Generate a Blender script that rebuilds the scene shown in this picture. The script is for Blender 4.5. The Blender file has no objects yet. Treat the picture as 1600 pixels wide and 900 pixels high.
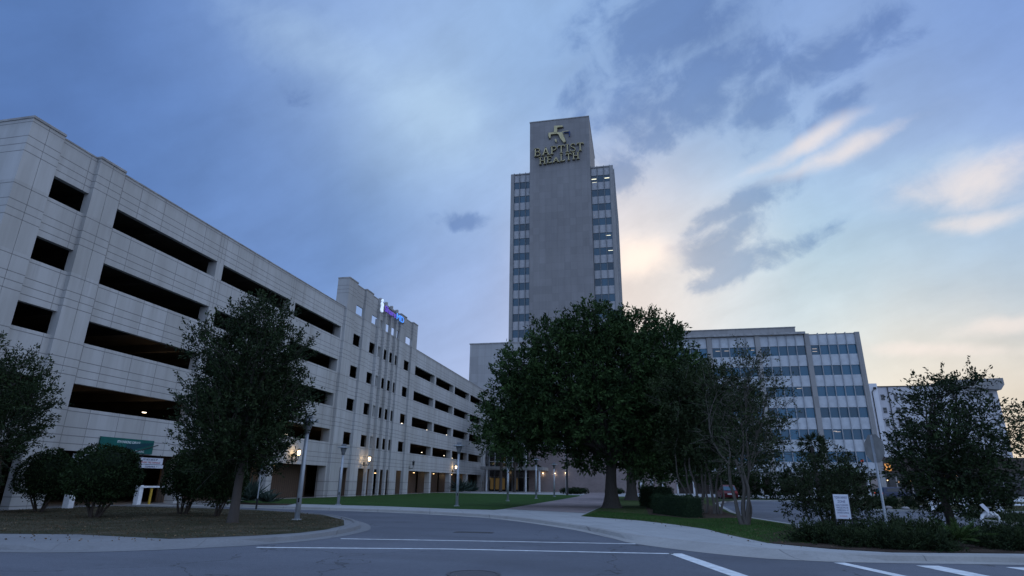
import bpy, math, random
import numpy as np
from mathutils import Matrix, Vector, geometry
sc = bpy.context.scene
COL = sc.collection
R_ = math.radians

# ---------------------------------------------------------------- camera
cam = bpy.data.objects.new('camera', bpy.data.cameras.new('camera'))
COL.objects.link(cam); sc.camera = cam
cam.data.sensor_width = 36.0; cam.data.lens = 915.0/1600*36
cam.data.clip_start = 0.1; cam.data.clip_end = 6000
RM = [[0.9787128, -0.05314567, -0.19823417], [0.20485844, 0.3114279, 0.92792547], [0.01242043, -0.94878248, 0.31568581]]
cam.matrix_world = Matrix(((RM[0][0], -RM[0][1], -RM[0][2], 0), (RM[1][0], -RM[1][1], -RM[1][2], 0),
                           (RM[2][0], -RM[2][1], -RM[2][2], 1.6), (0, 0, 0, 1)))

# ---------------------------------------------------------------- view
sc.view_settings.view_transform = 'Standard'; sc.view_settings.look = 'None'
sc.view_settings.gamma = 1.0; sc.view_settings.exposure = 0.0
sc.view_settings.use_curve_mapping = False

# ---------------------------------------------------------------- sky
SKY_GAIN_BEHIND = 2.0
ANCHORS = [(-0.726,0.421,0.545, 0.098,0.198,0.456),(-0.680,0.516,0.521, 0.080,0.159,0.392),(-0.732,0.550,0.402, 0.102,0.202,0.479),(-0.584,0.562,0.586, 0.144,0.262,0.578),(-0.477,0.622,0.621, 0.270,0.418,0.730),(-0.566,0.615,0.549, 0.112,0.216,0.491),(-0.462,0.708,0.533, 0.205,0.328,0.610),(-0.618,0.636,0.461, 0.107,0.216,0.491),(-0.518,0.729,0.448, 0.171,0.296,0.610),(-0.553,0.755,0.353, 0.150,0.270,0.578),(-0.328,0.771,0.546, 0.546,0.730,0.871),(-0.265,0.731,0.629, 0.305,0.456,0.730),(-0.393,0.816,0.424, 0.122,0.246,0.515),(-0.291,0.838,0.461, 0.262,0.402,0.701),(-0.281,0.896,0.344, 0.283,0.413,0.730),(-0.243,0.934,0.263, 0.376,0.491,0.776),(-0.198,0.863,0.465, 0.376,0.527,0.791),(-0.340,0.643,0.686, 0.262,0.402,0.716),(-0.164,0.744,0.648, 0.283,0.445,0.730),(-0.045,0.769,0.638, 0.305,0.468,0.753),(0.031,0.810,0.586, 0.262,0.402,0.701),(0.128,0.760,0.638, 0.188,0.314,0.578),(0.256,0.751,0.609, 0.242,0.376,0.687),(0.299,0.801,0.519, 0.352,0.503,0.791),(0.404,0.756,0.515, 0.195,0.332,0.658),(0.476,0.698,0.535, 0.188,0.314,0.658),(0.484,0.747,0.457, 0.205,0.342,0.680),(0.124,0.872,0.473, 0.392,0.565,0.791),(0.259,0.876,0.406, 0.402,0.597,0.776),(0.374,0.863,0.339, 0.376,0.591,0.791),(0.485,0.831,0.272, 0.262,0.468,0.680),(0.032,0.908,0.419, 0.610,0.631,0.753),(0.028,0.936,0.351, 1.000,0.871,0.730),(0.078,0.938,0.337, 0.831,0.776,0.753),(-0.005,0.947,0.322, 0.956,0.753,0.644),(0.117,0.946,0.304, 0.610,0.701,0.776),(0.209,0.941,0.266, 0.491,0.687,0.807),(0.334,0.901,0.277, 0.456,0.672,0.776),(0.471,0.852,0.227, 0.376,0.515,0.658),(0.364,0.915,0.175, 0.855,0.730,0.631),(0.347,0.926,0.148, 0.888,0.807,0.658),(0.415,0.898,0.143, 0.871,0.791,0.658),(0.460,0.873,0.163, 0.823,0.716,0.578),(0.475,0.874,0.097, 0.831,0.680,0.515),(0.291,0.931,0.219, 0.578,0.716,0.791),(0.440,0.814,0.379, 0.485,0.591,0.753),(0.408,0.799,0.442, 0.402,0.515,0.753),(0.112,0.966,0.234, 0.753,0.753,0.753),(-0.056,0.986,0.158, 0.456,0.515,0.680),]
BACK = [(0.0,-0.9,0.3,.28,.37,.56),(-0.8,-0.5,0.35,.26,.36,.56),(0.8,-0.5,0.35,.28,.37,.56),(0,-0.2,1.0,.34,.50,.88),(-0.9,0.2,0.25,.16,.26,.50),(0.95,0.2,0.25,.42,.48,.60),(0,-.7,.7,.28,.40,.66)]
dark =[((7.50,-1.11,-0.53),-0.50,(-2.11,-8.65,9.73),-0.50),((7.49,-1.86,0.05),-0.50,(-3.21,-7.71,10.33),-0.50),((17.99,-2.24,3.46),-0.50,(-6.39,-13.68,16.91),-0.50),((12.32,-7.80,9.98),-0.50,(-10.00,-5.47,8.04),-0.50),((16.01,-2.53,3.48),-0.50,(-6.90,-11.75,19.82),-0.50),((17.46,-8.43,4.97),-0.50,(-8.69,-8.22,14.64),-0.50),((9.14,-5.54,1.83),-0.50,(-14.76,-13.71,24.32),-0.50),((14.99,-12.42,4.55),-0.50,(-24.33,-17.28,36.78),-0.50),((31.53,26.46,-2.64),-0.50,(43.99,-31.72,70.69),-0.50),((24.62,19.74,-3.03),-0.50,(22.69,-16.46,38.20),-0.50),((21.28,5.54,0.77),-0.50,(5.74,-28.03,60.10),-0.50),((10.60,-4.19,4.98),-0.50,(-16.13,-10.01,29.20),-0.50),((8.12,-3.31,2.44),-0.50,(-13.80,-11.55,37.67),-0.50),((10.88,-4.53,3.75),-0.50,(-20.10,-16.47,42.27),-0.50),((12.15,-0.26,-2.47),-0.50,(0.15,-16.14,17.03),-0.50),((14.51,-8.66,3.12),-0.50,(-21.02,-19.52,40.94),-0.50),]
light =[((9.38,-5.20,1.63),-0.50,(-25.20,-26.59,61.93),-0.50),((11.45,-6.16,3.03),-0.50,(-33.33,-29.79,67.54),-0.50),((14.45,-7.52,-2.33),-0.50,(-4.59,-24.95,63.84),-0.50),((10.76,-5.72,-1.79),-0.50,(-3.16,-10.57,23.72),-0.50),((16.50,-11.85,7.80),-0.50,(-14.30,-6.86,61.55),-0.50),((9.04,-4.69,-0.61),-0.50,(4.82,-21.20,93.46),-0.50),((17.36,-2.13,3.07),-0.50,(-5.93,-10.57,26.72),-0.50),((10.81,-5.71,-0.12),-0.50,(-9.79,-17.40,40.31),-0.50),((9.37,4.61,-2.44),-0.50,(7.83,-7.17,12.87),-0.50),((7.36,5.31,-0.87),-0.50,(11.24,-8.68,16.41),-0.50),]
w = bpy.data.worlds.new('World'); sc.world = w; w.use_nodes = True
nt = w.node_tree; nt.nodes.clear(); N = nt.nodes; LK = nt.links
def wn(t, **k):
    n = N.new(t)
    for a, v in k.items(): setattr(n, a, v)
    return n
tc = wn('ShaderNodeTexCoord'); nrm = wn('ShaderNodeVectorMath', operation='NORMALIZE'); LK.new(tc.outputs['Generated'], nrm.inputs[0])
D = nrm.outputs[0]
def wm(op, a, b=None, c=None, clamp=False):
    n = wn('ShaderNodeMath', operation=op); n.use_clamp = clamp
    for i, x in enumerate((a, b, c)):
        if x is None: continue
        if isinstance(x, (int, float)): n.inputs[i].default_value = x
        else: LK.new(x, n.inputs[i])
    return n.outputs[0]
def wdot(vec, v):
    n = wn('ShaderNodeVectorMath', operation='DOT_PRODUCT'); LK.new(vec, n.inputs[0]); n.inputs[1].default_value = v; return n.outputs['Value']
def wnoise(vec, scale, detail=6, rough=.55, dist=0.0):
    n = wn('ShaderNodeTexNoise'); LK.new(vec, n.inputs['Vector']); n.inputs['Scale'].default_value = scale
    n.inputs['Detail'].default_value = detail; n.inputs['Roughness'].default_value = rough; n.inputs['Distortion'].default_value = dist
    return n
# warped direction
nw = wnoise(D, 3.0, 4)
sub = wn('ShaderNodeVectorMath', operation='SUBTRACT'); LK.new(nw.outputs['Color'], sub.inputs[0]); sub.inputs[1].default_value = (.5, .5, .5)
sca = wn('ShaderNodeVectorMath', operation='SCALE'); LK.new(sub.outputs[0], sca.inputs[0]); sca.inputs['Scale'].default_value = 0.09
add = wn('ShaderNodeVectorMath', operation='ADD'); LK.new(D, add.inputs[0]); LK.new(sca.outputs[0], add.inputs[1])
DW = add.outputs[0]
acc = None; ws = None
for lst, k, g in ((ANCHORS, 130.0, 1.0), (BACK, 5.0, 0.004)):
    for (x, y, z, r, gg, b) in lst:
        l = math.sqrt(x*x+y*y+z*z)
        d = wdot(DW, (x/l, y/l, z/l))
        e = wm('EXPONENT', wm('MULTIPLY_ADD', d, k, -k))
        if g != 1.0: e = wm('MULTIPLY', e, g)
        f = SKY_GAIN_BEHIND if g != 1.0 else 1.0
        ma = wn('ShaderNodeVectorMath', operation='MULTIPLY_ADD'); LK.new(e, ma.inputs[0]); ma.inputs[1].default_value = (r*f, gg*f, b*f)
        if acc is not None: LK.new(acc, ma.inputs[2])
        acc = ma.outputs[0]
        ws = e if ws is None else wm('ADD', ws, e)
inv = wm('DIVIDE', 1.0, ws)
base = wn('ShaderNodeVectorMath', operation='SCALE'); LK.new(acc, base.inputs[0]); LK.new(inv, base.inputs['Scale'])
base = base.outputs[0]
# cloud textures: isotropic and streaky
nA = wnoise(DW, 7.0, 9, .6).outputs['Fac']
sv = wn('ShaderNodeCombineXYZ')
LK.new(wm('MULTIPLY', wdot(DW, (.871, -.4035, .28)), 3.5), sv.inputs[0])
LK.new(wm('MULTIPLY', wdot(DW, (.4227, .326, -.8455)), 11.0), sv.inputs[1])
LK.new(wm('MULTIPLY', wdot(DW, (.2595, .8504, .4577)), 3.0), sv.inputs[2])
nB = wnoise(sv.outputs[0], 1.6, 9, .58).outputs['Fac']
nC = wnoise(DW, 13.0, 8, .62, .3).outputs['Fac']
nM = wm('ADD', wm('MULTIPLY', nA, .5), wm('MULTIPLY', nB, .5))
nD = wm('ADD', wm('MULTIPLY', nA, .3), wm('ADD', wm('MULTIPLY', nB, .3), wm('MULTIPLY', nC, .4)))
def cmix(a, b, fac):
    m = wn('ShaderNodeMix', data_type='RGBA'); LK.new(fac, m.inputs[0])
    (LK.new(a, m.inputs[6]) if not isinstance(a, tuple) else setattr(m.inputs[6], 'default_value', a+(1,)))
    (LK.new(b, m.inputs[7]) if not isinstance(b, tuple) else setattr(m.inputs[7], 'default_value', b+(1,)))
    return m.outputs[2]
def cmask(lst, noise, amp, soft, gain=None):
    tot = None
    for i, (u, cu, v, cv) in enumerate(lst):
        U = wm('SUBTRACT', wdot(DW, u), cu); V = wm('SUBTRACT', wdot(DW, v), cv)
        r2 = wm('ADD', wm('MULTIPLY', U, U), wm('MULTIPLY', V, V))
        e = wm('EXPONENT', wm('MULTIPLY', r2, -.8))
        if gain: e = wm('MULTIPLY', e, gain[i])
        tot = e if tot is None else wm('MAXIMUM', tot, e)
    nn = wm('MULTIPLY', wm('SUBTRACT', noise, .5), amp)
    s = wm('ADD', tot, wm('MULTIPLY', nn, wm('MINIMUM', wm('MULTIPLY', tot, 3.0), 1.0)))
    return smooth(s, soft[0], soft[1])
def smooth(s, a, b):
    n = wn('ShaderNodeMapRange'); n.interpolation_type = 'SMOOTHSTEP'; LK.new(s, n.inputs[0])
    n.inputs[1].default_value = a; n.inputs[2].default_value = b; return n.outputs[0]
# faint overall mottling
g0 = wn('ShaderNodeVectorMath', operation='SCALE'); LK.new(base, g0.inputs[0]); LK.new(wm('MULTIPLY_ADD', nM, .62, .69), g0.inputs['Scale'])
skyc = g0.outputs[0]
md = cmask(dark, nD, 6.4, (.13, 1.02), [1]*7+[.5,.42,.62]+[1]*10)
dk = wn('ShaderNodeVectorMath', operation='MULTIPLY'); LK.new(skyc, dk.inputs[0]); dk.inputs[1].default_value = (.42, .51, .63)
dk2 = wn('ShaderNodeVectorMath', operation='ADD'); LK.new(dk.outputs[0], dk2.inputs[0]); dk2.inputs[1].default_value = (.035, .045, .075)
skyc = cmix(skyc, dk2.outputs[0], wm('MULTIPLY', md, .92))
ml = cmask(light[:6], nD, 3.0, (.1, 1.35))
skyc = cmix(skyc, (.92, .82, .77), wm('MULTIPLY', ml, .75))
mg = cmask(light[6:7], nD, 2.0, (.05, 1.1))
skyc = cmix(skyc, (1.15, .97, .84), wm('MULTIPLY', mg, .8))
ml2 = cmask(light[7:], nM, 2.2, (.1, 1.4))
skyc = cmix(skyc, (.48, .66, .86), wm('MULTIPLY', ml2, .45))
ns = wn('ShaderNodeTexSky', sky_type='NISHITA'); ns.sun_disc = False
ns.sun_elevation = R_(3.0); ns.sun_rotation = R_(4.0); ns.air_density = 1.0; ns.dust_density = 1.5
nsc = wn('ShaderNodeVectorMath', operation='SCALE'); LK.new(ns.outputs[0], nsc.inputs[0]); nsc.inputs['Scale'].default_value = 0.06*0.12
tot = wn('ShaderNodeVectorMath', operation='ADD'); LK.new(skyc, tot.inputs[0]); LK.new(nsc.outputs[0], tot.inputs[1])
bg = wn('ShaderNodeBackground'); bg.inputs['Strength'].default_value = 1.0; LK.new(tot.outputs[0], bg.inputs['Color'])
wo = wn('ShaderNodeOutputWorld'); LK.new(bg.outputs[0], wo.inputs['Surface'])
w.cycles.sampling_method = 'MANUAL'; w.cycles.sample_map_resolution = 512

# ---------------------------------------------------------------- sun (already behind the buildings, veiled by cloud)
sl = bpy.data.lights.new('sun', 'SUN'); sl.energy = 0.5; sl.angle = R_(12); sl.color = (1, .78, .6)
so = bpy.data.objects.new('sun', sl); COL.objects.link(so)
so.rotation_euler = (Vector((.06, .98, .09))).to_track_quat('Z', 'Y').to_euler()

# ================================================================ materials
def mat(name, base=(.5,.5,.5), rough=.8, metal=0.0, spec=.3, emit=None, estr=0.0):
    m = bpy.data.materials.new(name); m.use_nodes = True
    p = m.node_tree.nodes['Principled BSDF']
    p.inputs['Base Color'].default_value = (*base, 1); p.inputs['Roughness'].default_value = rough
    p.inputs['Metallic'].default_value = metal; p.inputs['Specular IOR Level'].default_value = spec
    if emit: p.inputs['Emission Color'].default_value = (*emit, 1); p.inputs['Emission Strength'].default_value = estr
    return m
class G:
    """tiny node helper on a material"""
    def __init__(s, m): s.m = m; s.t = m.node_tree; s.p = s.t.nodes['Principled BSDF']; s._o = None; s._g = None
    def n(s, t, **k):
        x = s.t.nodes.new(t)
        for a, v in k.items(): setattr(x, a, v)
        return x
    def lk(s, a, b): s.t.links.new(a, b)
    def pos(s):
        if not s._g: s._g = s.n('ShaderNodeNewGeometry')
        return s._g.outputs['Position']
    def obj(s):
        if not s._o: s._o = s.n('ShaderNodeTexCoord')
        return s._o.outputs['Object']
    def noise(s, scale, detail=4, rough=.55, vec=None, stretch=None):
        v = vec or s.pos()
        if stretch:
            mp = s.n('ShaderNodeMapping'); s.lk(v, mp.inputs[0]); mp.inputs['Scale'].default_value = stretch; v = mp.outputs[0]
        x = s.n('ShaderNodeTexNoise'); s.lk(v, x.inputs['Vector']); x.inputs['Scale'].default_value = scale
        x.inputs['Detail'].default_value = detail; x.inputs['Roughness'].default_value = rough
        return x.outputs['Fac']
    def math(s, op, a, b=None, c=None):
        x = s.n('ShaderNodeMath', operation=op)
        for i, q in enumerate((a, b, c)):
            if q is None: continue
            if isinstance(q, (int, float)): x.inputs[i].default_value = q
            else: s.lk(q, x.inputs[i])
        return x.outputs[0]
    def ramp(s, f, stops):
        x = s.n('ShaderNodeValToRGB'); s.lk(f, x.inputs[0])
        e = x.color_ramp.elements
        while len(e) < len(stops): e.new(.5)
        for i, (p, c) in enumerate(stops): e[i].position = p; e[i].color = (*c, 1) if len(c) == 3 else c
        return x.outputs[0]
    def mix(s, a, b, f, mode='MIX'):
        x = s.n('ShaderNodeMix', data_type='RGBA'); x.blend_type = mode
        for i, q in ((0, f), (6, a), (7, b)):
            if isinstance(q, (int, float)): x.inputs[i].default_value = q
            elif isinstance(q, tuple): x.inputs[i].default_value = (*q, 1)
            else: s.lk(q, x.inputs[i])
        return x.outputs[2]
    def base(s, c): s.lk(c, s.p.inputs['Base Color'])
    def bump(s, h, strength=.4, dist=.02):
        x = s.n('ShaderNodeBump'); s.lk(h, x.inputs['Height']); x.inputs['Strength'].default_value = strength; x.inputs['Distance'].default_value = dist
        s.lk(x.outputs[0], s.p.inputs['Normal'])
    def sep(s, v):
        x = s.n('ShaderNodeSeparateXYZ'); s.lk(v, x.inputs[0]); return x.outputs

def line_mask(g, coord, at, halfw):       # 1 on the joint line
    return g.math('LESS_THAN', g.math('ABSOLUTE', g.math('SUBTRACT', coord, at)), halfw)

def precast(name, period=3.39, offs=(.19, 1.0, 1.42, 1.82), vert=None, tint=(.50, .50, .49)):
    m = mat(name, rough=.85, spec=.2); g = G(m)
    P = g.sep(g.pos()); z = P[2]; y = P[1]
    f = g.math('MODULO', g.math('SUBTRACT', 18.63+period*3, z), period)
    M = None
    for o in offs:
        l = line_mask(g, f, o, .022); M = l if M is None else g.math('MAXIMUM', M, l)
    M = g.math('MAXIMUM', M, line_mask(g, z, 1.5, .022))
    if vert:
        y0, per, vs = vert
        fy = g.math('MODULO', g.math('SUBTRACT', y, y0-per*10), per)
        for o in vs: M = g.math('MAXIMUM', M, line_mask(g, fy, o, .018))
    a = g.noise(.35, 5); b = g.noise(1.2, 5, .6, stretch=(1, 1, .12)); c = g.noise(30, 3)
    dark = g.ramp(b, [(.35, (.80, .79, .77)), (.62, (1, 1, 1))])
    col = g.mix(tuple(x*.86 for x in tint), tint, a)
    col = g.mix(col, dark, .75, 'MULTIPLY')
    col = g.mix(col, g.ramp(c, [(.3, (.92, .92, .92)), (.7, (1, 1, 1))]), .6, 'MULTIPLY')
    cell = g.n('ShaderNodeCombineXYZ'); g.lk(g.math('FLOOR', g.math('MULTIPLY', g.math('SUBTRACT', 18.63+period*3, z), 1/period)), cell.inputs[0]); g.lk(g.math('FLOOR', g.math('MULTIPLY', g.math('SUBTRACT', y, 26.85), 1/1.9)), cell.inputs[1])
    wnz = g.n('ShaderNodeTexWhiteNoise'); g.lk(cell.outputs[0], wnz.inputs['Vector'])
    col = g.mix(col, g.ramp(wnz.outputs['Value'], [(0, (.90, .89, .88)), (1, (1.04, 1.04, 1.05))]), 1.0, 'MULTIPLY')
    # run-off streaks under each opening sill
    dr = g.n('ShaderNodeMapRange'); g.lk(f, dr.inputs[0]); dr.inputs[1].default_value = 0.0; dr.inputs[2].default_value = 1.5; dr.inputs[3].default_value = 1.0; dr.inputs[4].default_value = 0.0
    stv = g.ramp(g.noise(2.6, 5, .7, stretch=(1, 1, .06)), [(.52, (0, 0, 0)), (.70, (1, 1, 1))])
    col = g.mix(col, (.25, .24, .23), g.math('MULTIPLY', g.math('MULTIPLY', dr.outputs[0], stv), .45))
    # weathering below the coping
    top = g.math('MULTIPLY', g.noise(1.6, 4, .6, stretch=(1, 1, .25)), 1.0)
    cap = g.n('ShaderNodeMapRange'); g.lk(z, cap.inputs[0]); cap.inputs[1].default_value = 18.1; cap.inputs[2].default_value = 18.7
    col = g.mix(col, (.27, .26, .25), g.math('MULTIPLY', cap.outputs[0], g.math('MULTIPLY', top, .9)))
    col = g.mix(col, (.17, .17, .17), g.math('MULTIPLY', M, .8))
    g.base(col)
    h = g.math('SUBTRACT', g.math('MULTIPLY', c, .05), M)
    g.bump(h, .5, .02)
    return m
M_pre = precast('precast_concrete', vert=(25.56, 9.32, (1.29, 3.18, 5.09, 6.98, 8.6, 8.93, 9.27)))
M_pil = precast('precast_pilaster')
M_fin = precast('precast_fin')
def simple_noise(name, c1, c2, scale=3, rough=.8, bump=.3, bscale=None, spec=.3, metal=0, detail=5, stretch=None, dist=.02):
    m = mat(name, rough=rough, spec=spec, metal=metal); g = G(m)
    g.base(g.mix(c1, c2, g.ramp(g.noise(scale, detail, stretch=stretch), [(.3, (0,0,0)), (.7, (1,1,1))])))
    if bump: g.bump(g.noise(bscale or scale*8, 3), bump, dist)
    return m
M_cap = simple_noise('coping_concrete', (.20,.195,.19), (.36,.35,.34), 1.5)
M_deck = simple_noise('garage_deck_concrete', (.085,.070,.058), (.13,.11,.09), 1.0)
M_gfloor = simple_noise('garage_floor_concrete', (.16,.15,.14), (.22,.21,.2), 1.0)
M_slat = mat('brown_screen', (.13,.085,.06), .6)
def slat_mat():
    m = mat('brown_metal_slats', rough=.55, spec=.35); g = G(m)
    y = g.sep(g.pos())[1]
    s = g.math('FRACT', g.math('MULTIPLY', y, 3.2))
    l = g.math('LESS_THAN', s, .14)
    g.base(g.mix(g.mix((.075,.048,.033), (.12,.08,.055), g.noise(2.2, 3)), (.03,.022,.018), l)); g.bump(g.math('MULTIPLY', l, -1), .7, .03)
    return m
M_slat = slat_mat()
def stone(name, t, spec_=.25):
    m = mat(name, rough=.75, spec=spec_); g = G(m)
    br = g.n('ShaderNodeTexBrick'); mp = g.n('ShaderNodeMapping'); g.lk(g.pos(), mp.inputs[0])
    mp.inputs['Rotation'].default_value = (R_(90), 0, 0); g.lk(mp.outputs[0], br.inputs['Vector'])
    br.inputs['Scale'].default_value = 1.0; br.inputs['Brick Width'].default_value = 1.5; br.inputs['Row Height'].default_value = 1.9
    br.inputs['Mortar Size'].default_value = .015; br.offset = .0
    br.inputs['Color1'].default_value = (*[x*.93 for x in t], 1); br.inputs['Color2'].default_value = (*[x*1.06 for x in t], 1); br.inputs['Mortar'].default_value = (*[x*.72 for x in t], 1)
    n1 = g.ramp(g.noise(.12, 6, .6), [(.3, (.84,.84,.85)), (.7, (1,1,1))]); n2 = g.ramp(g.noise(.8, 5, .6, stretch=(1,1,.1)), [(.3, (.86,.85,.84)), (.65, (1,1,1))])
    g.base(g.mix(g.mix(br.outputs['Color'], n1, 1.0, 'MULTIPLY'), n2, .8, 'MULTIPLY'))
    return m
M_stone = stone('tower_stone', (.255, .245, .243)); M_stone2 = stone('block_stone', (.36, .355, .35)); M_pilst = stone('pilaster_stone', (.30,.29,.28))
M_brick = mat('brown_brick', rough=.85)
def brick_mat():
    g = G(M_brick); br = g.n('ShaderNodeTexBrick'); mp = g.n('ShaderNodeMapping'); g.lk(g.pos(), mp.inputs[0]); mp.inputs['Rotation'].default_value = (R_(90), 0, 0)
    g.lk(mp.outputs[0], br.inputs['Vector']); br.inputs['Scale'].default_value = 1; br.inputs['Brick Width'].default_value = .4; br.inputs['Row Height'].default_value = .2; br.inputs['Mortar Size'].default_value = .015
    br.inputs['Color1'].default_value = (.27,.21,.20,1); br.inputs['Color2'].default_value = (.22,.17,.16,1); br.inputs['Mortar'].default_value = (.3,.28,.27,1)
    g.base(g.mix(br.outputs['Color'], g.ramp(g.noise(.3, 5), [(.3,(.8,.8,.8)),(.7,(1,1,1))]), 1.0, 'MULTIPLY'))
brick_mat()
def glass_mat(name, c, rough=.06, var=.5):
    m = mat(name, c, rough, 0.0, .5); m.node_tree.nodes['Principled BSDF'].inputs['IOR'].default_value = 1.55
    g = G(m); oi = g.n('ShaderNodeObjectInfo')
    g.base(g.mix(tuple(x*(1-var) for x in c), tuple(x*(1+var) for x in c), oi.outputs['Random']))
    g.bump(g.noise(.7, 2), .06, .05)
    return m
M_glass = glass_mat('tinted_window_glass', (.010, .058, .098), var=.4)
M_glass2 = glass_mat('block_window_glass', (.012, .080, .135), var=.4)
M_dglass = glass_mat('dark_shop_glass', (.02,.022,.025), .1)
M_panel = simple_noise('spandrel_panel', (.30,.30,.31), (.40,.40,.41), 1.6, .7, .1)
M_panel2 = simple_noise('light_spandrel_panel', (.39,.41,.43), (.50,.52,.54), 1.3, .7, .1)
M_mull = simple_noise('mullion_metal', (.12,.13,.14), (.18,.19,.20), 2, .5, 0)
M_mull2 = simple_noise('grey_mullion_metal', (.26,.27,.28), (.34,.35,.36), 2, .5, 0)
M_gold = simple_noise('gold_letter_metal', (.44,.37,.19), (.58,.50,.28), 2, .45, 0)
M_gdark = mat('letter_return_shadow', (.05,.05,.05), .6)  # dark backing: letter depth plus a shadow outline put in colour
M_white = simple_noise('white_stucco', (.58,.58,.60), (.68,.68,.70), .6, .85, .1)
M_lgrey = simple_noise('pale_grey_stucco', (.46,.45,.47), (.54,.53,.55), .6, .85, .1)
M_dark = simple_noise('dark_paint', (.022,.022,.024), (.04,.04,.042), 3, .6, .1)
M_brownp = simple_noise('dark_brown_cladding', (.045,.034,.03), (.07,.055,.048), 2, .6, .1)
M_galv = simple_noise('galvanised_pole', (.30,.33,.36), (.42,.45,.48), 3, .45, .05, spec=.5, metal=.25)
M_sign_back = simple_noise('bare_aluminium', (.17,.165,.155), (.24,.235,.22), 4, .55, .05)
M_green = simple_noise('green_sign_paint', (.004,.085,.075), (.007,.115,.10), 3, .45, 0)
M_wsign = simple_noise('white_sign_face', (.50,.52,.58), (.60,.62,.68), 6, .5, 0)
M_btext = mat('navy_lettering', (.02,.03,.12), .6); M_rtext = mat('red_lettering', (.35,.03,.04), .6); M_wtext = mat('white_lettering', (.75,.8,.8), .6)
M_white_p = simple_noise('white_paint_metal', (.6,.62,.64), (.78,.79,.8), 6, .5, .05)
M_yellow = simple_noise('yellow_paint', (.45,.28,.03), (.6,.38,.05), 6, .5, .1)
M_black = mat('black_rubber', (.015,.015,.016), .7)
M_red = mat('dark_red_car_paint', (.10,.012,.018), .3, .2, .5); M_blue = mat('dark_blue_car_paint', (.012,.02,.05), .3, .2, .5); M_silver = mat('silver_car_paint', (.3,.31,.33), .35, .5, .5)
M_tail = mat('red_tail_lamp', (.4,.02,.02), .3, emit=(1,.12,.05), estr=.5); M_taild = mat('unlit_tail_lamp', (.35,.05,.05), .3)
E_warm = mat('warm_lamp', (1,.8,.5), .4, emit=(1,.62,.28), estr=5); E_lantern = mat('lantern_lamp', (1,.85,.6), .4, emit=(1,.72,.38), estr=8)
E_tube = mat('garage_lamp', (1,.9,.8), .4, emit=(1,.86,.68), estr=3); E_office = mat('office_ceiling_lamp', (1,1,.8), .4, emit=(1,.93,.62), estr=1.3)
E_window = mat('lit_lobby_glass', (.1,.08,.03), .4, emit=(1,.66,.25), estr=.045)
E_pur = mat('lit_purple_letter', (.1,.05,.4), .4, emit=(.13,.07,.55), estr=.75); E_blue = mat('lit_blue_letter', (.1,.3,.8), .4, emit=(.06,.26,.9), estr=1.0); E_wht = mat('lit_white_logo', (.8,.85,1), .4, emit=(.62,.78,1.0), estr=.6)
E_orange = mat('lit_orange_sign', (.8,.35,.1), .4, emit=(1,.42,.10), estr=.75)
# ground
def asphalt_mat():
    m = mat('worn_asphalt', rough=.82, spec=.3); g = G(m)
    n1 = g.ramp(g.noise(.25, 6, .6), [(.3, (.090,.098,.116)), (.7, (.118,.128,.150))])
    sp = g.ramp(g.noise(55, 3, .7), [(.32, (.45,.45,.45)), (.5, (1,1,1)), (.72, (1.6,1.6,1.6))])
    sp2 = g.ramp(g.noise(9, 5, .7), [(.3, (.78,.78,.78)), (.7, (1.1,1.1,1.1))])
    c = g.mix(g.mix(n1, sp, .75, 'MULTIPLY'), sp2, .8, 'MULTIPLY')
    vo = g.n('ShaderNodeTexVoronoi', feature='DISTANCE_TO_EDGE'); mp = g.n('ShaderNodeVectorMath', operation='ADD'); g.lk(g.pos(), mp.inputs[0])
    nn = g.n('ShaderNodeTexNoise'); g.lk(g.pos(), nn.inputs['Vector']); nn.inputs['Scale'].default_value = .8; nn.inputs['Detail'].default_value = 6
    sc_ = g.n('ShaderNodeVectorMath', operation='SCALE'); g.lk(nn.outputs['Color'], sc_.inputs[0]); sc_.inputs['Scale'].default_value = 2.2; g.lk(sc_.outputs[0], mp.inputs[1])
    g.lk(mp.outputs[0], vo.inputs['Vector']); vo.inputs['Scale'].default_value = .16
    cr = g.math('LESS_THAN', vo.outputs['Distance'], .0032)
    c = g.mix(c, (.035,.035,.037), g.math('MULTIPLY', cr, .7))
    tr = g.ramp(g.noise(.5, 5, .6, stretch=(.25, 1, 1)), [(.45, (1,1,1)), (.7, (.82,.81,.80))])
    c = g.mix(c, tr, .8, 'MULTIPLY')
    pt = g.ramp(g.noise(.11, 3, .5), [(.47, (1,1,1)), (.50, (.86,.86,.87)), (.62, (.90,.90,.91)), (.64, (1.04,1.04,1.03))])
    c = g.mix(c, pt, .85, 'MULTIPLY')
    oil = g.ramp(g.noise(1.3, 4, .6), [(.66, (1,1,1)), (.76, (.62,.61,.60))]); c = g.mix(c, oil, .8, 'MULTIPLY')
    g.base(c); g.bump(g.noise(60, 3, .7), .5, .012); return m
M_asph = asphalt_mat()
def walk_mat(name, joint=1.5, t=(.33,.335,.33)):
    m = mat(name, rough=.85); g = G(m); P = g.sep(g.pos())
    n = g.ramp(g.noise(.5, 6, .6), [(.3, tuple(x*.8 for x in t)), (.7, t)])
    n = g.mix(n, g.ramp(g.noise(14, 4, .7), [(.3,(.84,.84,.84)),(.7,(1.05,1.05,1.05))]), .8, 'MULTIPLY')
    st = g.ramp(g.noise(1.7, 5, .7), [(.55, (1,1,1)), (.75, (.78,.77,.75))]); n = g.mix(n, st, .7, 'MULTIPLY')
    if joint:
        u = g.math('ADD', P[0], g.math('MULTIPLY', P[1], .35))
        j = g.math('LESS_THAN', g.math('FRACT', g.math('MULTIPLY', u, 1/joint)), .012)
        n = g.mix(n, (.12,.12,.12), g.math('MULTIPLY', j, .7))
    g.base(n); g.bump(g.noise(40, 3), .25, .01); return m
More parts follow.
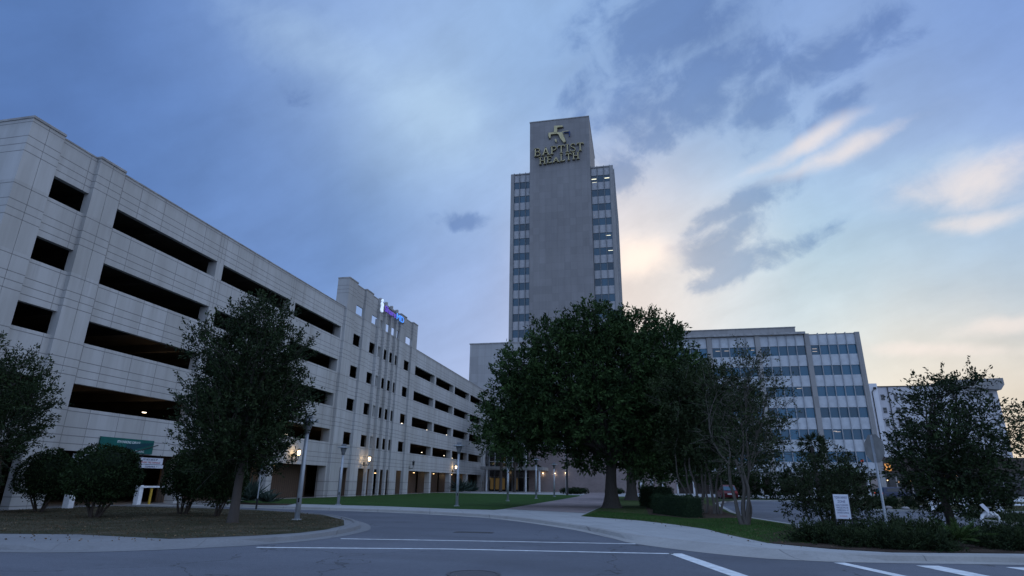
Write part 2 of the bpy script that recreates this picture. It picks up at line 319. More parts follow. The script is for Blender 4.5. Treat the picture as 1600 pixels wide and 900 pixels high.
M_walk = walk_mat('pavement_concrete', 1.8); M_walk_dark = walk_mat('dark_pavement_concrete', 1.8, (.135,.145,.16)); M_kerb = walk_mat('kerb_concrete', 3.0, (.30,.295,.28)); M_kerb_dark = walk_mat('dark_kerb_concrete', 3.0, (.19,.195,.20)); M_line = simple_noise('road_marking_paint', (.42,.44,.44), (.68,.70,.70), 5, .7, .3, 60)  # second paving and kerb concrete are darker, for the left island
def patch(name, stops, scale=1.0, bs=30, bstr=.8, fine=25):
    m = mat(name, rough=.95, spec=.1); g = G(m)
    c = g.ramp(g.noise(scale, 6, .65), stops)
    c = g.mix(c, g.ramp(g.noise(fine, 4, .7), [(.3, (.6,.6,.6)), (.7, (1.3,1.3,1.3))]), .8, 'MULTIPLY')
    g.base(c); g.bump(g.noise(bs, 4, .7), bstr, .05); return m
M_dry = patch('dry_turf', [(.3, (.028,.036,.016)), (.5, (.058,.056,.034)), (.7, (.115,.094,.067))], .9)
M_lawn = patch('green_turf', [(.28, (.040,.060,.018)), (.42, (.024,.060,.013)), (.72, (.034,.078,.018))], .35, fine=7)
M_shade = patch('shaded_turf', [(.3, (.03,.055,.016)), (.6, (.05,.07,.022)), (.75, (.07,.06,.035))], .6)
M_mulch = patch('brown_mulch', [(.3, (.035,.024,.018)), (.7, (.075,.055,.042))], 2.0, 20, 1.0, 18)
M_earth = patch('earth', [(.3, (.05,.05,.03)), (.7, (.08,.075,.05))], .2)
M_far = patch('planter_cover', [(.3, (.03,.045,.018)), (.7, (.055,.065,.03))], 1.5, 10, 1.0, 9)
M_path = mat('red_brick_paving', rough=.85)
def path_mat():
    g = G(M_path); br = g.n('ShaderNodeTexBrick'); g.lk(g.pos(), br.inputs['Vector']); br.inputs['Scale'].default_value = 1; br.inputs['Brick Width'].default_value = .42; br.inputs['Row Height'].default_value = .21; br.inputs['Mortar Size'].default_value = .014
    br.inputs['Color1'].default_value = (.19,.155,.155,1); br.inputs['Color2'].default_value = (.24,.195,.19,1); br.inputs['Mortar'].default_value = (.16,.14,.13,1)
    g.base(g.mix(br.outputs['Color'], g.ramp(g.noise(.35, 5, .6), [(.3,(.72,.72,.74)),(.7,(1.1,1.1,1.1))]), 1.0, 'MULTIPLY'))
path_mat()
def leaf_mat(name, a, b, rough=.55):
    m = mat(name, rough=.75, spec=.08); g = G(m)
    at = g.n('ShaderNodeAttribute', attribute_name='tint')
    g.base(g.mix(a, b, at.outputs['Fac'])); g.p.inputs['Transmission Weight'].default_value = 0
    return m
L_oak = leaf_mat('oak_leaf', (.014,.028,.011), (.054,.096,.030)); L_elm = leaf_mat('elm_leaf', (.010,.018,.009), (.036,.056,.022))
L_shrub = leaf_mat('clipped_leaf', (.009,.016,.007), (.026,.046,.014)); L_myrtle = leaf_mat('myrtle_leaf', (.016,.026,.012), (.042,.058,.024))
L_jun = leaf_mat('juniper_leaf', (.010,.017,.009), (.034,.050,.018)); L_hedge = leaf_mat('hedge_leaf', (.012,.024,.012), (.032,.054,.022))
L_bush = leaf_mat('bush_leaf', (.014,.022,.011), (.038,.050,.022)); L_grass = leaf_mat('dry_grass_blade', (.030,.028,.014), (.11,.09,.06)); L_ggrass = leaf_mat('green_grass_blade', (.024,.062,.014), (.052,.11,.028))
L_yucca = leaf_mat('yucca_leaf', (.03,.05,.04), (.06,.085,.07)); L_palm = leaf_mat('palm_leaf', (.018,.028,.012), (.036,.05,.022)); L_cycad = leaf_mat('cycad_leaf', (.03,.06,.015), (.075,.115,.035))
L_straw = leaf_mat('tall_straw_grass', (.09,.085,.05), (.16,.15,.09))
def bark(name, a, b):
    m = mat(name, rough=.95, spec=.1); g = G(m)
    n = g.noise(3.5, 6, .7, stretch=(3, 3, .6)); g.base(g.mix(a, b, n)); g.bump(n, .9, .05); return m
B_oak = bark('oak_bark', (.025,.022,.019), (.075,.066,.058)); B_elm = bark('elm_bark', (.045,.038,.034), (.10,.088,.08)); B_myrtle = bark('myrtle_bark', (.05,.044,.038), (.15,.135,.12)); B_shrub = bark('shrub_bark', (.03,.024,.02), (.08,.065,.055))

# ================================================================ mesh helpers
def raw_object(name, V, F, material, parent=None, smooth=False, tint=None):
    me = bpy.data.meshes.new(name)
    if isinstance(V, np.ndarray):
        nv = len(V); nf = len(F); k = F.shape[1]
        me.vertices.add(nv); me.vertices.foreach_set('co', V.astype(np.float32).ravel())
        me.loops.add(nf*k); me.loops.foreach_set('vertex_index', F.astype(np.int32).ravel())
        me.polygons.add(nf); me.polygons.foreach_set('loop_start', np.arange(0, nf*k, k, dtype=np.int32)); me.polygons.foreach_set('loop_total', np.full(nf, k, np.int32))
        me.update(calc_edges=True)
        if tint is not None:
            a = me.attributes.new('tint', 'FLOAT', 'FACE'); a.data.foreach_set('value', tint.astype(np.float32))
    else:
        me.from_pydata(V, [], F); me.update()
    me.materials.append(material)
    if smooth: me.polygons.foreach_set('use_smooth', [True]*len(me.polygons))
    o = bpy.data.objects.new(name, me); COL.objects.link(o)
    if parent: o.parent = parent
    return o
def thing(name, label, cat, loc=(0,0,0), group=None, rz=0):
    o = bpy.data.objects.new(name, None); COL.objects.link(o); o.location = loc; o.rotation_euler[2] = rz; o.empty_display_size = .3
    o['label'] = label; o['category'] = cat
    if group: o['group'] = group
    return o
def tag(o, label, cat, group=None):
    o['label'] = label; o['category'] = cat
    if group: o['group'] = group
    return o
def kind(o, k): o['kind'] = k; return o
class MB:
    def __init__(s, off=(0,0,0)): s.v = []; s.f = []; s.o = off
    def add(s, vs, fs):
        b = len(s.v); o = s.o
        s.v += [(v[0]-o[0], v[1]-o[1], v[2]-o[2]) for v in vs]; s.f += [tuple(b+i for i in f) for f in fs]; return s
    def box(s, x0, x1, y0, y1, z0, z1):
        return s.add([(x0,y0,z0),(x1,y0,z0),(x1,y1,z0),(x0,y1,z0),(x0,y0,z1),(x1,y0,z1),(x1,y1,z1),(x0,y1,z1)], [(0,3,2,1),(4,5,6,7),(0,1,5,4),(1,2,6,5),(2,3,7,6),(3,0,4,7)])
    def bbox(s, x0, x1, y0, y1, z0, z1, b=.02):   # box with chamfered vertical + top edges
        p = [(x0+b,y0),(x1-b,y0),(x1,y0+b),(x1,y1-b),(x1-b,y1),(x0+b,y1),(x0,y1-b),(x0,y0+b)]
        q = [(x0+2*b,y0+b),(x1-2*b,y0+b),(x1-b,y0+2*b),(x1-b,y1-2*b),(x1-2*b,y1-b),(x0+2*b,y1-b),(x0+b,y1-2*b),(x0+b,y0+2*b)]
        vs = [(a,c,z0) for a,c in p]+[(a,c,z1-b) for a,c in p]+[(a,c,z1) for a,c in q]
        fs = [tuple(range(7,-1,-1)), tuple(range(16,24))]
        for k in (0, 8):
            for i in range(8): fs.append((k+i, k+(i+1)%8, k+8+(i+1)%8, k+8+i))
        return s.add(vs, fs)
    def tube(s, pts, radii, n=8, cap=True):
        pts = [Vector(p) for p in pts]; rings = []
        up = Vector((0,0,1)); prev = None
        for i, p in enumerate(pts):
            d = (pts[min(i+1,len(pts)-1)]-pts[max(i-1,0)]).normalized()
            if prev is None: a = d.orthogonal().normalized() if abs(d.z) < .99 else Vector((1,0,0))
            else: a = (prev - d*prev.dot(d)).normalized()
            prev = a; b = d.cross(a); r = radii[i] if hasattr(radii, '__len__') else radii
            rings.append([p + (a*math.cos(2*math.pi*k/n)+b*math.sin(2*math.pi*k/n))*r for k in range(n)])
        vs = [v for R in rings for v in R]; fs = []
        for i in range(len(pts)-1):
            for k in range(n): fs.append((i*n+k, i*n+(k+1)%n, (i+1)*n+(k+1)%n, (i+1)*n+k))
        if cap: fs.append(tuple(range(n-1,-1,-1))); fs.append(tuple((len(pts)-1)*n+k for k in range(n)))
        return s.add(vs, fs)
    def cyl(s, x, y, z0, z1, r0, r1=None, n=16): return s.tube([(x,y,z0),(x,y,z1)], [r0, r0 if r1 is None else r1], n)
    def prism(s, poly, ax, a0, a1):
        """poly in the two other axes; extruded along ax ('x','y','z')"""
        def P(u, v, w): return {'x': (w,u,v), 'y': (u,w,v), 'z': (u,v,w)}[ax]
        n = len(poly); tri = geometry.tessellate_polygon([[Vector((u,v,0)) for u,v in poly]])
        vs = [P(u,v,a0) for u,v in poly]+[P(u,v,a1) for u,v in poly]
        fs = [tuple(t) for t in tri]+[tuple(n+i for i in reversed(t)) for t in tri]+[(i,(i+1)%n,n+(i+1)%n,n+i) for i in range(n)]
        return s.add(vs, fs)
    def build(s, name, m, parent=None, smooth=False):
        o = raw_object(name, s.v, s.f, m, parent, smooth)
        import bmesh
        bm = bmesh.new(); bm.from_mesh(o.data); bmesh.ops.recalc_face_normals(bm, faces=bm.faces); bm.to_mesh(o.data); bm.free()
        return o
def copy_tree(o, parent=None):
    c = o.copy(); COL.objects.link(c)
    if parent: c.parent = parent
    for ch in o.children: copy_tree(ch, c)
    return c
def inst(src, parent, loc, rot=None):
    c = src.copy(); COL.objects.link(c); c.parent = parent; c.location = loc
    if rot: c.rotation_euler = rot
    return c
def text_mesh(name, body, size, m, parent, loc, rot, depth=.01, width=None, align='LEFT'):
    cu = bpy.data.curves.new('lettering', 'FONT'); cu.body = body; cu.size = size; cu.extrude = depth; cu.align_x = align; cu.resolution_u = 3
    t = bpy.data.objects.new('lettering', cu); COL.objects.link(t)
    bpy.context.view_layer.update()
    me = bpy.data.meshes.new_from_object(t.evaluated_get(bpy.context.evaluated_depsgraph_get()))
    bpy.data.objects.remove(t); bpy.data.curves.remove(cu)
    xs = [v.co.x for v in me.vertices]
    if width and xs:
        k = width/(max(xs)-min(xs)); x0 = min(xs) if align == 'LEFT' else 0
        for v in me.vertices: v.co.x = (v.co.x-x0)*k
    me.materials.clear(); me.materials.append(m); me.name = name
    o = bpy.data.objects.new(name, me); COL.objects.link(o); o.parent = parent; o.location = loc; o.rotation_euler = rot
    return o
FX = (R_(90), 0, R_(90))      # text on a wall facing +X, reading towards +Y
FY = (R_(90), 0, 0)           # text on a wall facing -Y, reading towards +X

# ================================================================ ground
def flat(name, poly, z, m, k='structure'):
    tri = geometry.tessellate_polygon([[Vector((x,y,0)) for x,y in poly]])
    V = [(x,y,z) for x,y in poly]; F = []
    for t in tri:
        a, b, c = [Vector((*poly[i],0)) for i in t]
        F.append(tuple(t) if (b-a).cross(c-a).z > 0 else tuple(reversed(t)))
    return kind(raw_object(name, V, F, m), k)
def offset(path, d):
    out = []
    for i, p in enumerate(path):
        a = Vector(path[max(i-1,0)]); b = Vector(path[min(i+1,len(path)-1)]); t = (b-a).normalized()
        out.append((p[0]-t.y*d, p[1]+t.x*d))
    return out
def resample(path, step=.6):
    P = [Vector(p) for p in path]; out = []
    for i in range(len(P)-1):
        p0 = P[max(i-1,0)]; p1 = P[i]; p2 = P[i+1]; p3 = P[min(i+2,len(P)-1)]
        n = max(1, int(min((p2-p1).length/step, 14)))
        for k in range(n):
            t = k/n
            L_ = (p2-p1).length; m1 = (p2-p0)*.5; m2 = (p3-p1)*.5
            if m1.length > L_: m1 = m1*(L_/m1.length)
            if m2.length > L_: m2 = m2*(L_/m2.length)
            q = p1*(2*t**3-3*t*t+1)+m1*(t**3-2*t*t+t)+p2*(-2*t**3+3*t*t)+m2*(t**3-t*t)
            out.append((q.x, q.y))
    out.append(tuple(P[-1])); return out
def slab(name, poly, z0, z1, m):
    mb = MB(); mb.prism(poly, 'z', z0, z1); return kind(mb.build(name, m), 'structure')
def kerb(name, path, side, ramps=(), H=.14, pan=.36, m=None):
    """gutter pan + kerb sweeping along path; side=+1: kerb lies to the left of the path. ramps: list of (i0,i1) where it drops to a ramp"""
    path = resample(path); prof = []
    V = []; n = len(path)
    offs = []
    for i, p in enumerate(path):
        r = 0.0
        for (cx, cy, rad) in ramps:
            d = math.hypot(p[0]-cx, p[1]-cy); q_ = min(1, max(0, (rad-d)/2.6)); r = max(r, q_*q_*(3-2*q_))
        s = .05 + .5*r
        offs.append((0, pan, pan+s, pan+s+.05, pan+s+.2))
    zs = (.006, .018, H-.02, H, H-.003)
    T = []
    for i, p in enumerate(path):
        a = Vector(path[max(i-1,0)]); b = Vector(path[min(i+1,n-1)]); t = (b-a).normalized(); nx, ny = -t.y*side, t.x*side
        for o, z in zip(offs[i], zs): V.append((p[0]+nx*o, p[1]+ny*o, z))
    F = []
    for i in range(n-1):
        for k in range(4):
            q = (i*5+k, (i+1)*5+k, (i+1)*5+k+1, i*5+k+1); F.append(q if side < 0 else tuple(reversed(q)))
    o = kind(raw_object(name, V, F, m or M_kerb), 'structure')
    inner = [ (V[i*5+3][0], V[i*5+3][1]) for i in range(n)]
    return inner
g0_ = MB(); g0_.add([(-2500,-2500,-.03),(2500,-2500,-.03),(2500,3500,-.03),(-2500,3500,-.03)], [(0,1,2,3)]); kind(g0_.build('ground', M_earth), 'structure')
flat('road', [(-90,-60),(90,-60),(90,112),(-90,112)], 0.0, M_asph)
GL = [(-70,9.2),(-30,10.7),(-15.5,11.35),(-13.9,11.5),(-12.5,11.95),(-11.2,12.9),(-9.9,14.4),(-9.15,15.97),(-8.93,17.51),(-9.01,18.97),(-9.34,20.59),(-10.75,23.24),(-13.47,26.4),(-16.41,28.1),(-19.19,29.3),(-22,29.6),(-28.4,29.5)]
inL = kerb('kerb', GL, +1, ramps=[(-11.4,12.8,3.2)], m=M_kerb_dark)
islandP = inL + [(-28.4,29.2),(-70,29.2)]
slab('pavement', islandP, -.02, .12, M_kerb_dark)
flat('lawn', [(-70,12.2),(-30,13.3),(-17.06,13.94),(-15.1,14.47),(-13.3,14.3),(-11.97,14.21),(-10.54,15.77),(-9.95,17.0),(-9.85,18.4),(-10.2,20.3),(-11.6,23.0),(-13.9,25.7),(-16.6,27.3),(-19.3,28.5),(-22,28.8),(-28.5,28.8),(-28.5,19.4),(-70,19.4)], .128, M_dry)
GF = [(-28.5,34.6),(-22.07,32.9),(-19.8,32.5),(-15.68,31.96),(-11.58,30.99),(-7.62,29.04),(-5.68,27.25),(-3.89,24.95),(-2.39,22.74),(-1.12,20.2),(-0.3,18.44),(1.44,16.59),(2.77,15.75),(3.94,15.6),(5.49,15.8),(8.26,16.35),(40,20)]
inF = kerb('kerb', GF, +1, ramps=[(1.4,17.0,4.2)])
R_poly = inF + [(40,26.5),(14,26),(9,26.5),(6.2,28),(5.3,33),(5.3,38.6),(6,50),(6.5,57.6),(8.5,67),(11.5,73),(17,75),(18,62),(16.3,49.5),(20.6,50),(40,52),(88,54),(88,190),(-28.5,190)]
slab('pavement', R_poly, -.02, .12, M_walk)
slab('planter_island', [(16.6,33.2),(17.8,34.3),(40,36),(40,45),(20,44),(16.9,40)], -.02, .13, M_kerb)
flat('planter_cover', [(16.9,33.6),(18,34.7),(39.8,36.4),(39.8,44.7),(20.2,43.7),(17.2,39.8)], .138, M_far)
flat('lawn', [(-28.45,37.2),(-22.1,37.0),(-15.9,36.4),(-11.1,34.9),(-8.3,34.7),(-8.04,36.1),(-7.7,60),(-7.6,77),(-8.2,84.5),(-28.45,84.5)], .128, M_lawn)
flat('lawn', [(-2.92,30.2),(-0.14,27.7),(1.2,25.6),(2.2,23.4),(2.5,21.6),(3.3,18.5),(4.6,18.4),(5.4,24),(5.95,27.6),(5.0,33),(5.0,38.6),(5.7,50),(6.2,57.6),(8.2,67),(8,80),(-3.4,80),(-2.73,43)], .128, M_shade)
flat('planting_bed', [(.3,33),(2.0,30.5),(3.4,30.8),(4.7,32),(4.7,38.4),(5.2,50),(5,70),(-.5,70),(.2,45)], .134, M_mulch)
flat('planting_bed', [(3.4,18.4),(4.56,17.35),(5.82,16.95),(8.77,17.7),(39.6,21.2),(39.6,26.1),(14,25.6),(9,26.1),(6.4,26.6),(5.2,24.5),(3.5,21)], .134, M_mulch)
flat('planting_bed', [(16.7,50),(20.6,50.5),(39.8,52.5),(39.8,60),(17.8,62)], .134, M_far)
flat('planting_bed', [(7.2,63),(11.3,73.6),(17,75.6),(18.3,62.5),(39.6,60.6),(39.6,84),(7.2,84)], .133, M_far)
flat('planting_bed', [(-28.4,35.0),(-22.6,33.8),(-21.2,34.4),(-22.2,36.9),(-28.4,37.1)], .132, M_mulch)
flat('brick_path', [(-7.95,36.2),(-7.62,60),(-7.52,77),(-9.3,111.8),(-5.6,111.8),(-3.5,80),(-2.8,43),(-2.98,33.5)], .13, M_path)
flat('plaza', [(-28.4,84.6),(-8.3,84.6),(-9.4,111.8),(-28.4,111.8)], .129, M_walk)
flat('dry_strip', [(-8.05,84.6),(-7.6,77.2),(-7.9,84.6)], .128, M_lawn)
# markings
def stripe(name, pts, wd):
    L = offset(pts, wd/2); Rr = offset(pts, -wd/2); return flat(name, L+Rr[::-1], .005, M_line)
stripe('road_marking', [(-8.6,16.98),(-4.5,17.7),(-.25,18.36)], .15)
stripe('road_marking', [(-9.42,14.18),(-4.89,15.35),(.68,16.12)], .16)
stripe('road_marking', [(.72,16.2),(1.70,12.7),(2.6,9.4)], .34)
stripe('road_marking', [(4.22,15.5),(4.75,13.6),(5.8,9.8)], .26)
flat('road_marking', [(5.75,15.5),(6.23,15.6),(6.6,13.6),(6.15,13.5)], .005, M_line)
flat('road_marking', [(7.6,15.8),(8.1,15.9),(8.6,13.9),(8.1,13.8)], .005, M_line)
# drain grate
M_iron = simple_noise('worn_iron', (.045,.045,.05), (.075,.075,.085), 14, .6, .4, 40)

t = thing('drain_grate', 'long slotted black drain grate set in the curved driveway', 'drain grate', (-5.6,20.6,0))
mb = MB(); mb.box(-.62,.62,-.22,.22,.002,.006); mb.build('recess', M_black, t)
mb = MB()
mb.box(-.66,.66,-.26,-.21,.001,.008); mb.box(-.66,.66,.21,.26,.001,.008); mb.box(-.66,-.62,-.21,.21,.001,.008); mb.box(.62,.66,-.21,.21,.001,.008)
for i in range(12): mb.box(-.60+i*.104,-.60+i*.104+.045,-.21,.21,.006,.008)
mb.build('frame', M_iron, t); t.rotation_euler[2] = R_(8)
t = thing('manhole_cover', 'round iron manhole cover in the asphalt at the bottom edge', 'manhole cover', (-3.1,11.45,0))
mb = MB(); mb.cyl(0,0,-.01,.008,.42,n=36); mb.build('lid', M_iron, t)
mb = MB()
for k in range(40):
    a = 2*math.pi*k/40; b = 2*math.pi*(k+1)/40
    mb.add([(math.cos(a)*r,math.sin(a)*r,z) for r,z in ((.43,.006),(.50,.006),(.50,.012),(.43,.012))]+[(math.cos(b)*r,math.sin(b)*r,z) for r,z in ((.43,.006),(.50,.006),(.50,.012),(.43,.012))], [(3,2,6,7),(0,3,7,4),(1,5,6,2)])
mb.build('ring', M_iron, t)

# ================================================================ parking garage
GY0, GY1 = 19.64, 116.4
gar = thing('parking_garage', 'long pale precast concrete parking garage with open decks along the left side', 'parking garage', (-29,68,0))
OFF = (-29,68,0)
PER = 3.39; TOPB = 18.63
sill = [15.24-PER*k for k in range(4)]         # tops of the spandrels under each opening
def gb(): return MB(OFF)
# top band and spandrels for the three wall stretches
stretch = [(21.38,23.6), (25.2,53.3), (73.35,110.6), (112.4,114.8)]
for (a, b) in stretch:
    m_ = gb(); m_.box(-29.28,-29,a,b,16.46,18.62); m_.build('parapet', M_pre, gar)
    m_ = gb(); m_.box(-29.31,-28.97,a,b,18.62,18.70); m_.build('coping', M_cap, gar)
    for s in sill:
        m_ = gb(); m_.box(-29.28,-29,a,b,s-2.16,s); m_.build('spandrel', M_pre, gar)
# pilasters
for (a, b, x0, top) in [(19.64,21.38,-31.0,18.78),(23.6,25.28,-29.29,18.78),(53.25,55.2,-30.1,21.95),(57.4,59.15,-29.13,21.95),(67.45,69.35,-29.13,21.95),(71.75,73.4,-29.13,21.95),(110.6,112.4,-29.6,18.78),(114.8,116.4,-31.0,18.78)]:
    m_ = gb(); mid = (a+b)/2
    m_.box(x0,-28.77,a,mid-.012,0,top-.14); m_.box(x0,-28.77,mid+.012,b,0,top-.14); m_.box(x0,-28.80,mid-.012,mid+.012,0,top-.14)
    pl_ = m_.build('pilaster', M_pil, gar)
    m_ = gb(); m_.bbox(x0-.03,-28.72,a-.03,b+.03,top-.14,top,.02); m_.build('cap', M_cap, pl_)
# columns between bays
opens = [(0.0,2.92)]+[(s,s+1.22) for s in sill]
for (a, b) in [(34.16,34.86),(43.66,44.42),(52.9,53.24),(82.0,82.72),(91.3,92.05),(100.75,101.5),(110.2,110.58)]:
    for (z0, z1) in opens:
        m_ = gb(); m_.box(-29.72,-29.004,a,b,z0,z1); m_.build('column', M_pil, gar)
# stair tower
m_ = gb(); xa, xb = -29.14, -29.0
wins = [(55.2,57.35),(59.65,62.6),(63.5,67.45),(69.95,71.72)]
rows = [(0,2.85)]+[(s,s+1.22) for s in reversed(sill)]+[(18.66,19.62)]
z = 0
for (r0, r1) in rows:
    if r0 > z: m_.box(xa,xb,53.3,73.35,z,r0)
    ys = [53.3]+[v for w_ in wins for v in w_]+[73.35]
    if r0 == 0: ys[1] = 55.5
    else: ys[1] = 55.7
    for i in range(0, len(ys), 2):
        if ys[i+1] > ys[i]: m_.box(xa,xb,ys[i],ys[i+1],r0,r1)
    z = r1
m_.box(xa,xb,53.3,73.35,z,21.75); m_.build('stair_tower_wall', M_pil, gar)
m_ = gb(); m_.box(xa-.05,xb+.03,55.2,57.4,21.75,21.86); m_.box(xa-.05,xb+.03,59.15,67.45,21.75,21.86); m_.box(xa-.05,xb+.03,69.35,71.75,21.75,21.86); m_.build('coping', M_cap, gar)
for y in (60.95,62.62,64.25,65.95):
    m_ = gb(); m_.box(-29.0,-28.68,y,y+.30,0,22.0); m_.build('fin', M_fin, gar)
m_ = gb(); m_.box(-29.9,-29.15,62.45,62.7,3.0,19.9); m_.build('brace_wall', M_pil, gar)
# decks, beams, inner walls, roof
for k in range(5):
    zt = TOPB-1.05-PER*k
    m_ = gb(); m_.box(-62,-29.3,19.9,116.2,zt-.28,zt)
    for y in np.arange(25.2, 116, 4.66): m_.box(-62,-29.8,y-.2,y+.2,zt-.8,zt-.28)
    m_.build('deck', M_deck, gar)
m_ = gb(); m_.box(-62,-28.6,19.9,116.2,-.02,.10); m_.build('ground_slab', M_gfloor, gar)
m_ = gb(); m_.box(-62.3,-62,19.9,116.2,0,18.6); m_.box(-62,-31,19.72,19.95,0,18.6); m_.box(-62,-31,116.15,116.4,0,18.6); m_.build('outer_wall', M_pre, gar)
m_ = gb(); m_.box(-62.2,-31,19.68,19.98,18.6,18.68); m_.build('coping', M_cap, gar)
for y in (34.5,44.0,53.4,63.6,73.6,82.4,91.7,101.1,110.3):
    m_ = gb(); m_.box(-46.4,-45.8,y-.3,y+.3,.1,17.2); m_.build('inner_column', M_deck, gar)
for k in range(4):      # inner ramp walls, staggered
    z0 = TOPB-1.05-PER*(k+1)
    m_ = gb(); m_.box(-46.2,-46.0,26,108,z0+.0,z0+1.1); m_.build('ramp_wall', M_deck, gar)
# ground-floor screens
for (a, b) in [(34.9,43.6),(44.45,52.9),(55.5,57.35),(59.7,62.6),(63.5,67.4),(69.95,71.7),(73.4,82.0),(82.72,91.3),(92.05,100.7),(101.5,110.2),(112.5,114.7)]:
    m_ = gb(); m_.box(-31.05,-30.95,a,b,.1,2.95); m_.build('screen', M_slat, gar)
m_ = gb(); m_.box(-45.3,-45.2,25,34.8,.1,3.2); m_.build('screen', M_slat, gar)
m_ = gb(); m_.box(-29.8,-29.7,19.66,23.5,.1,2.9); m_.build('screen', M_slat, gar)
# garage lamps (lit in the photograph)
def glow(name, x, y, z, parent, off, e=8, col=(1,.72,.42), r=.08, em=None, long=0):
    m_ = MB(off)
    if long: m_.box(x-.06,x+.06,y-long/2,y+long/2,z-.05,z)
    else: m_.tube([(x,y,z-.06),(x,y,z+.06)], [r,r], 10)
    o = m_.build(name, em or E_tube, parent)
    l = bpy.data.lights.new('lamp_glow','POINT'); l.energy = e; l.color = col; l.shadow_soft_size = .15
    lo = bpy.data.objects.new('lamp_glow', l); COL.objects.link(lo); lo.parent = o; lo.location = (x-off[0], y-off[1], z-off[2]-.2)
    return o
for (x,y,z,e) in [(-32,33.9,8.75,12),(-32,33.6,5.75,16),(-33,27.5,5.6,10),(-31,75.5,9.0,8),(-31,85.5,9.0,6),(-31,95,9.0,6),(-31.6,74.9,5.75,14),(-31.6,85.4,5.75,14),(-31.6,96,5.75,14),(-31.5,63.8,5.95,9),(-33,45,5.75,12),(-33,52,5.75,14),(-32,57,5.7,8),(-33,105,5.7,10)]:
    glow('ceiling_lamp', x, y, z, gar, OFF, e*.9, em=E_tube, long=.25)
for (x,y,z,e) in [(-30.0,78.5,2.75,16),(-30.0,86.6,2.75,8),(-30.0,95.4,2.75,14),(-30.2,66.6,2.5,7),(-30.2,56.5,2.6,6),(-30.2,46.5,2.75,12),(-32,32.4,2.7,16),(-34,28.5,2.8,8),(-30.2,105,2.6,8)]:
    glow('soffit_lamp', x, y, z, gar, OFF, e*.7, em=E_warm, long=.25)
# wall lanterns
for i, (y, lit) in enumerate([(60.2,1),(73.9,0),(92.5,1),(46.9,1)]):
    off = (-28.7 if i in (0,) else -29.0, y, 3.3); x0 = 0
    r = bpy.data.objects.new('wall_lantern', None); COL.objects.link(r); r.parent = gar; r.location = (off[0]+29, y-68, 3.3)
    m_ = MB(); m_.box(0,.06,-.12,.12,-.2,.2); m_.tube([(0,0,-.1),(.55,0,-.12),(.62,0,.05),(.62,0,.25)], .035, 6); m_.build('bracket', M_dark, r)
    m_ = MB(); m_.tube([(.62,0,.25),(.62,0,.30)], [.06,.15], 8); m_.tube([(.62,0,.74),(.62,0,.86)], [.21,.03], 8)
    for k in range(4):
        a = math.pi/4+k*math.pi/2; m_.tube([(.62+.13*math.cos(a),.13*math.sin(a),.3),(.62+.18*math.cos(a),.18*math.sin(a),.74)], .014, 4)
    m_.build('cage', M_dark, r)
    m_ = MB(); m_.tube([(.62,0,.31),(.62,0,.70)], [.10,.14], 8); gl = m_.build('glass', E_lantern if lit else M_dglass, r)
    if lit:
        l = bpy.data.lights.new('lantern_light','POINT'); l.energy = 13; l.color = (1,.70,.36); l.shadow_soft_size = .12
        lo = bpy.data.objects.new('lantern_light', l); COL.objects.link(lo); lo.parent = r; lo.location = (.42,0,.5)

# ================================================================ office tower
TY = 130.0; OT = (-16, 140, 0)
tow = thing('office_tower', 'tall grey stone office tower with a blank central shaft and glazed wings', 'office tower', OT)
m_ = MB(OT); m_.box(-23.4,-8.2,129.3,150,0,90.7); m_.build('shaft', M_stone, tow)
m_ = MB(OT); m_.box(-23.5,-8.1,129.2,150.1,90.7,90.95); m_.build('coping', M_cap, tow)
m_ = MB(OT); m_.box(-28.25,-23.4,130.3,165,0,76.1); m_.box(-8.2,-2.85,130.3,165,0,76.1); m_.box(-23.4,-8.2,150,165,0,76.1); m_.build('wing_wall', M_stone, tow)
m_ = MB(OT); m_.box(-28.4,-23.42,129.85,165.1,76.1,76.4); m_.box(-8.18,-2.7,129.85,165.1,76.1,76.4); m_.box(-23.42,-8.18,150.1,165.1,76.1,76.4); m_.build('coping', M_cap, tow)
for (a, b) in [(-28.4,-27.55),(-3.5,-2.7)]:
    m_ = MB(OT); m_.box(a,b,129.8,131,0,76.1); m_.build('corner_pilaster', M_pilst, tow)
cols = [(-27.55,-26.1),(-26.1,-24.6),(-24.6,-23.4)], [(-8.2,-6.6),(-6.6,-5.0),(-5.0,-3.5)]
pw = {}
def panel_mesh(name, wd, h, m, d=.12):
    mb = MB(); mb.box(0,wd,0,d,0,h); o = mb.build(name, m); return o
NT = 12
for side in cols:
    for ci, (a, b) in enumerate(side):
        srcw = panel_mesh('window', b-a-.10, 1.85, M_glass, .06); srcp = panel_mesh('spandrel_panel', b-a-.14, 2.0, M_panel, .12)
        capp = panel_mesh('spandrel_panel', b-a-.14, 2.1, M_panel, .12)
        capp.parent = tow; capp.location = (a+.07-OT[0], 130.05-OT[1], 73.98)
        for k in range(NT):
            zt = 73.95-3.85*k
            for src, x, y, z in ((srcw, a+.05, 130.17, zt-1.85), (srcp, a+.07, 130.05, zt-3.85)):
                if k == 0: src.parent = tow; src.location = (x-OT[0], y-OT[1], z)
                else: inst(src, tow, (x-OT[0], y-OT[1], z))
for x in (-27.55,-26.1,-24.6,-23.5,-8.1,-6.6,-5.0,-3.55):
    m_ = MB(OT); m_.box(x-.06,x+.06,129.78,130.3,0,76.6); m_.build('mullion', M_mull, tow)
m_ = MB(OT)
for k in range(20): m_.box(-2.86,-2.80,132,164,73.95-3.85*k-1.85,73.95-3.85*k)
m_.build('side_window_band', M_glass, tow)
for i in range(20):
    m_ = MB(OT); y = 131.9+i*1.65; m_.box(-2.85,-2.45,y-.08,y+.08,0,76.5); m_.build('side_fin', M_mull2, tow)
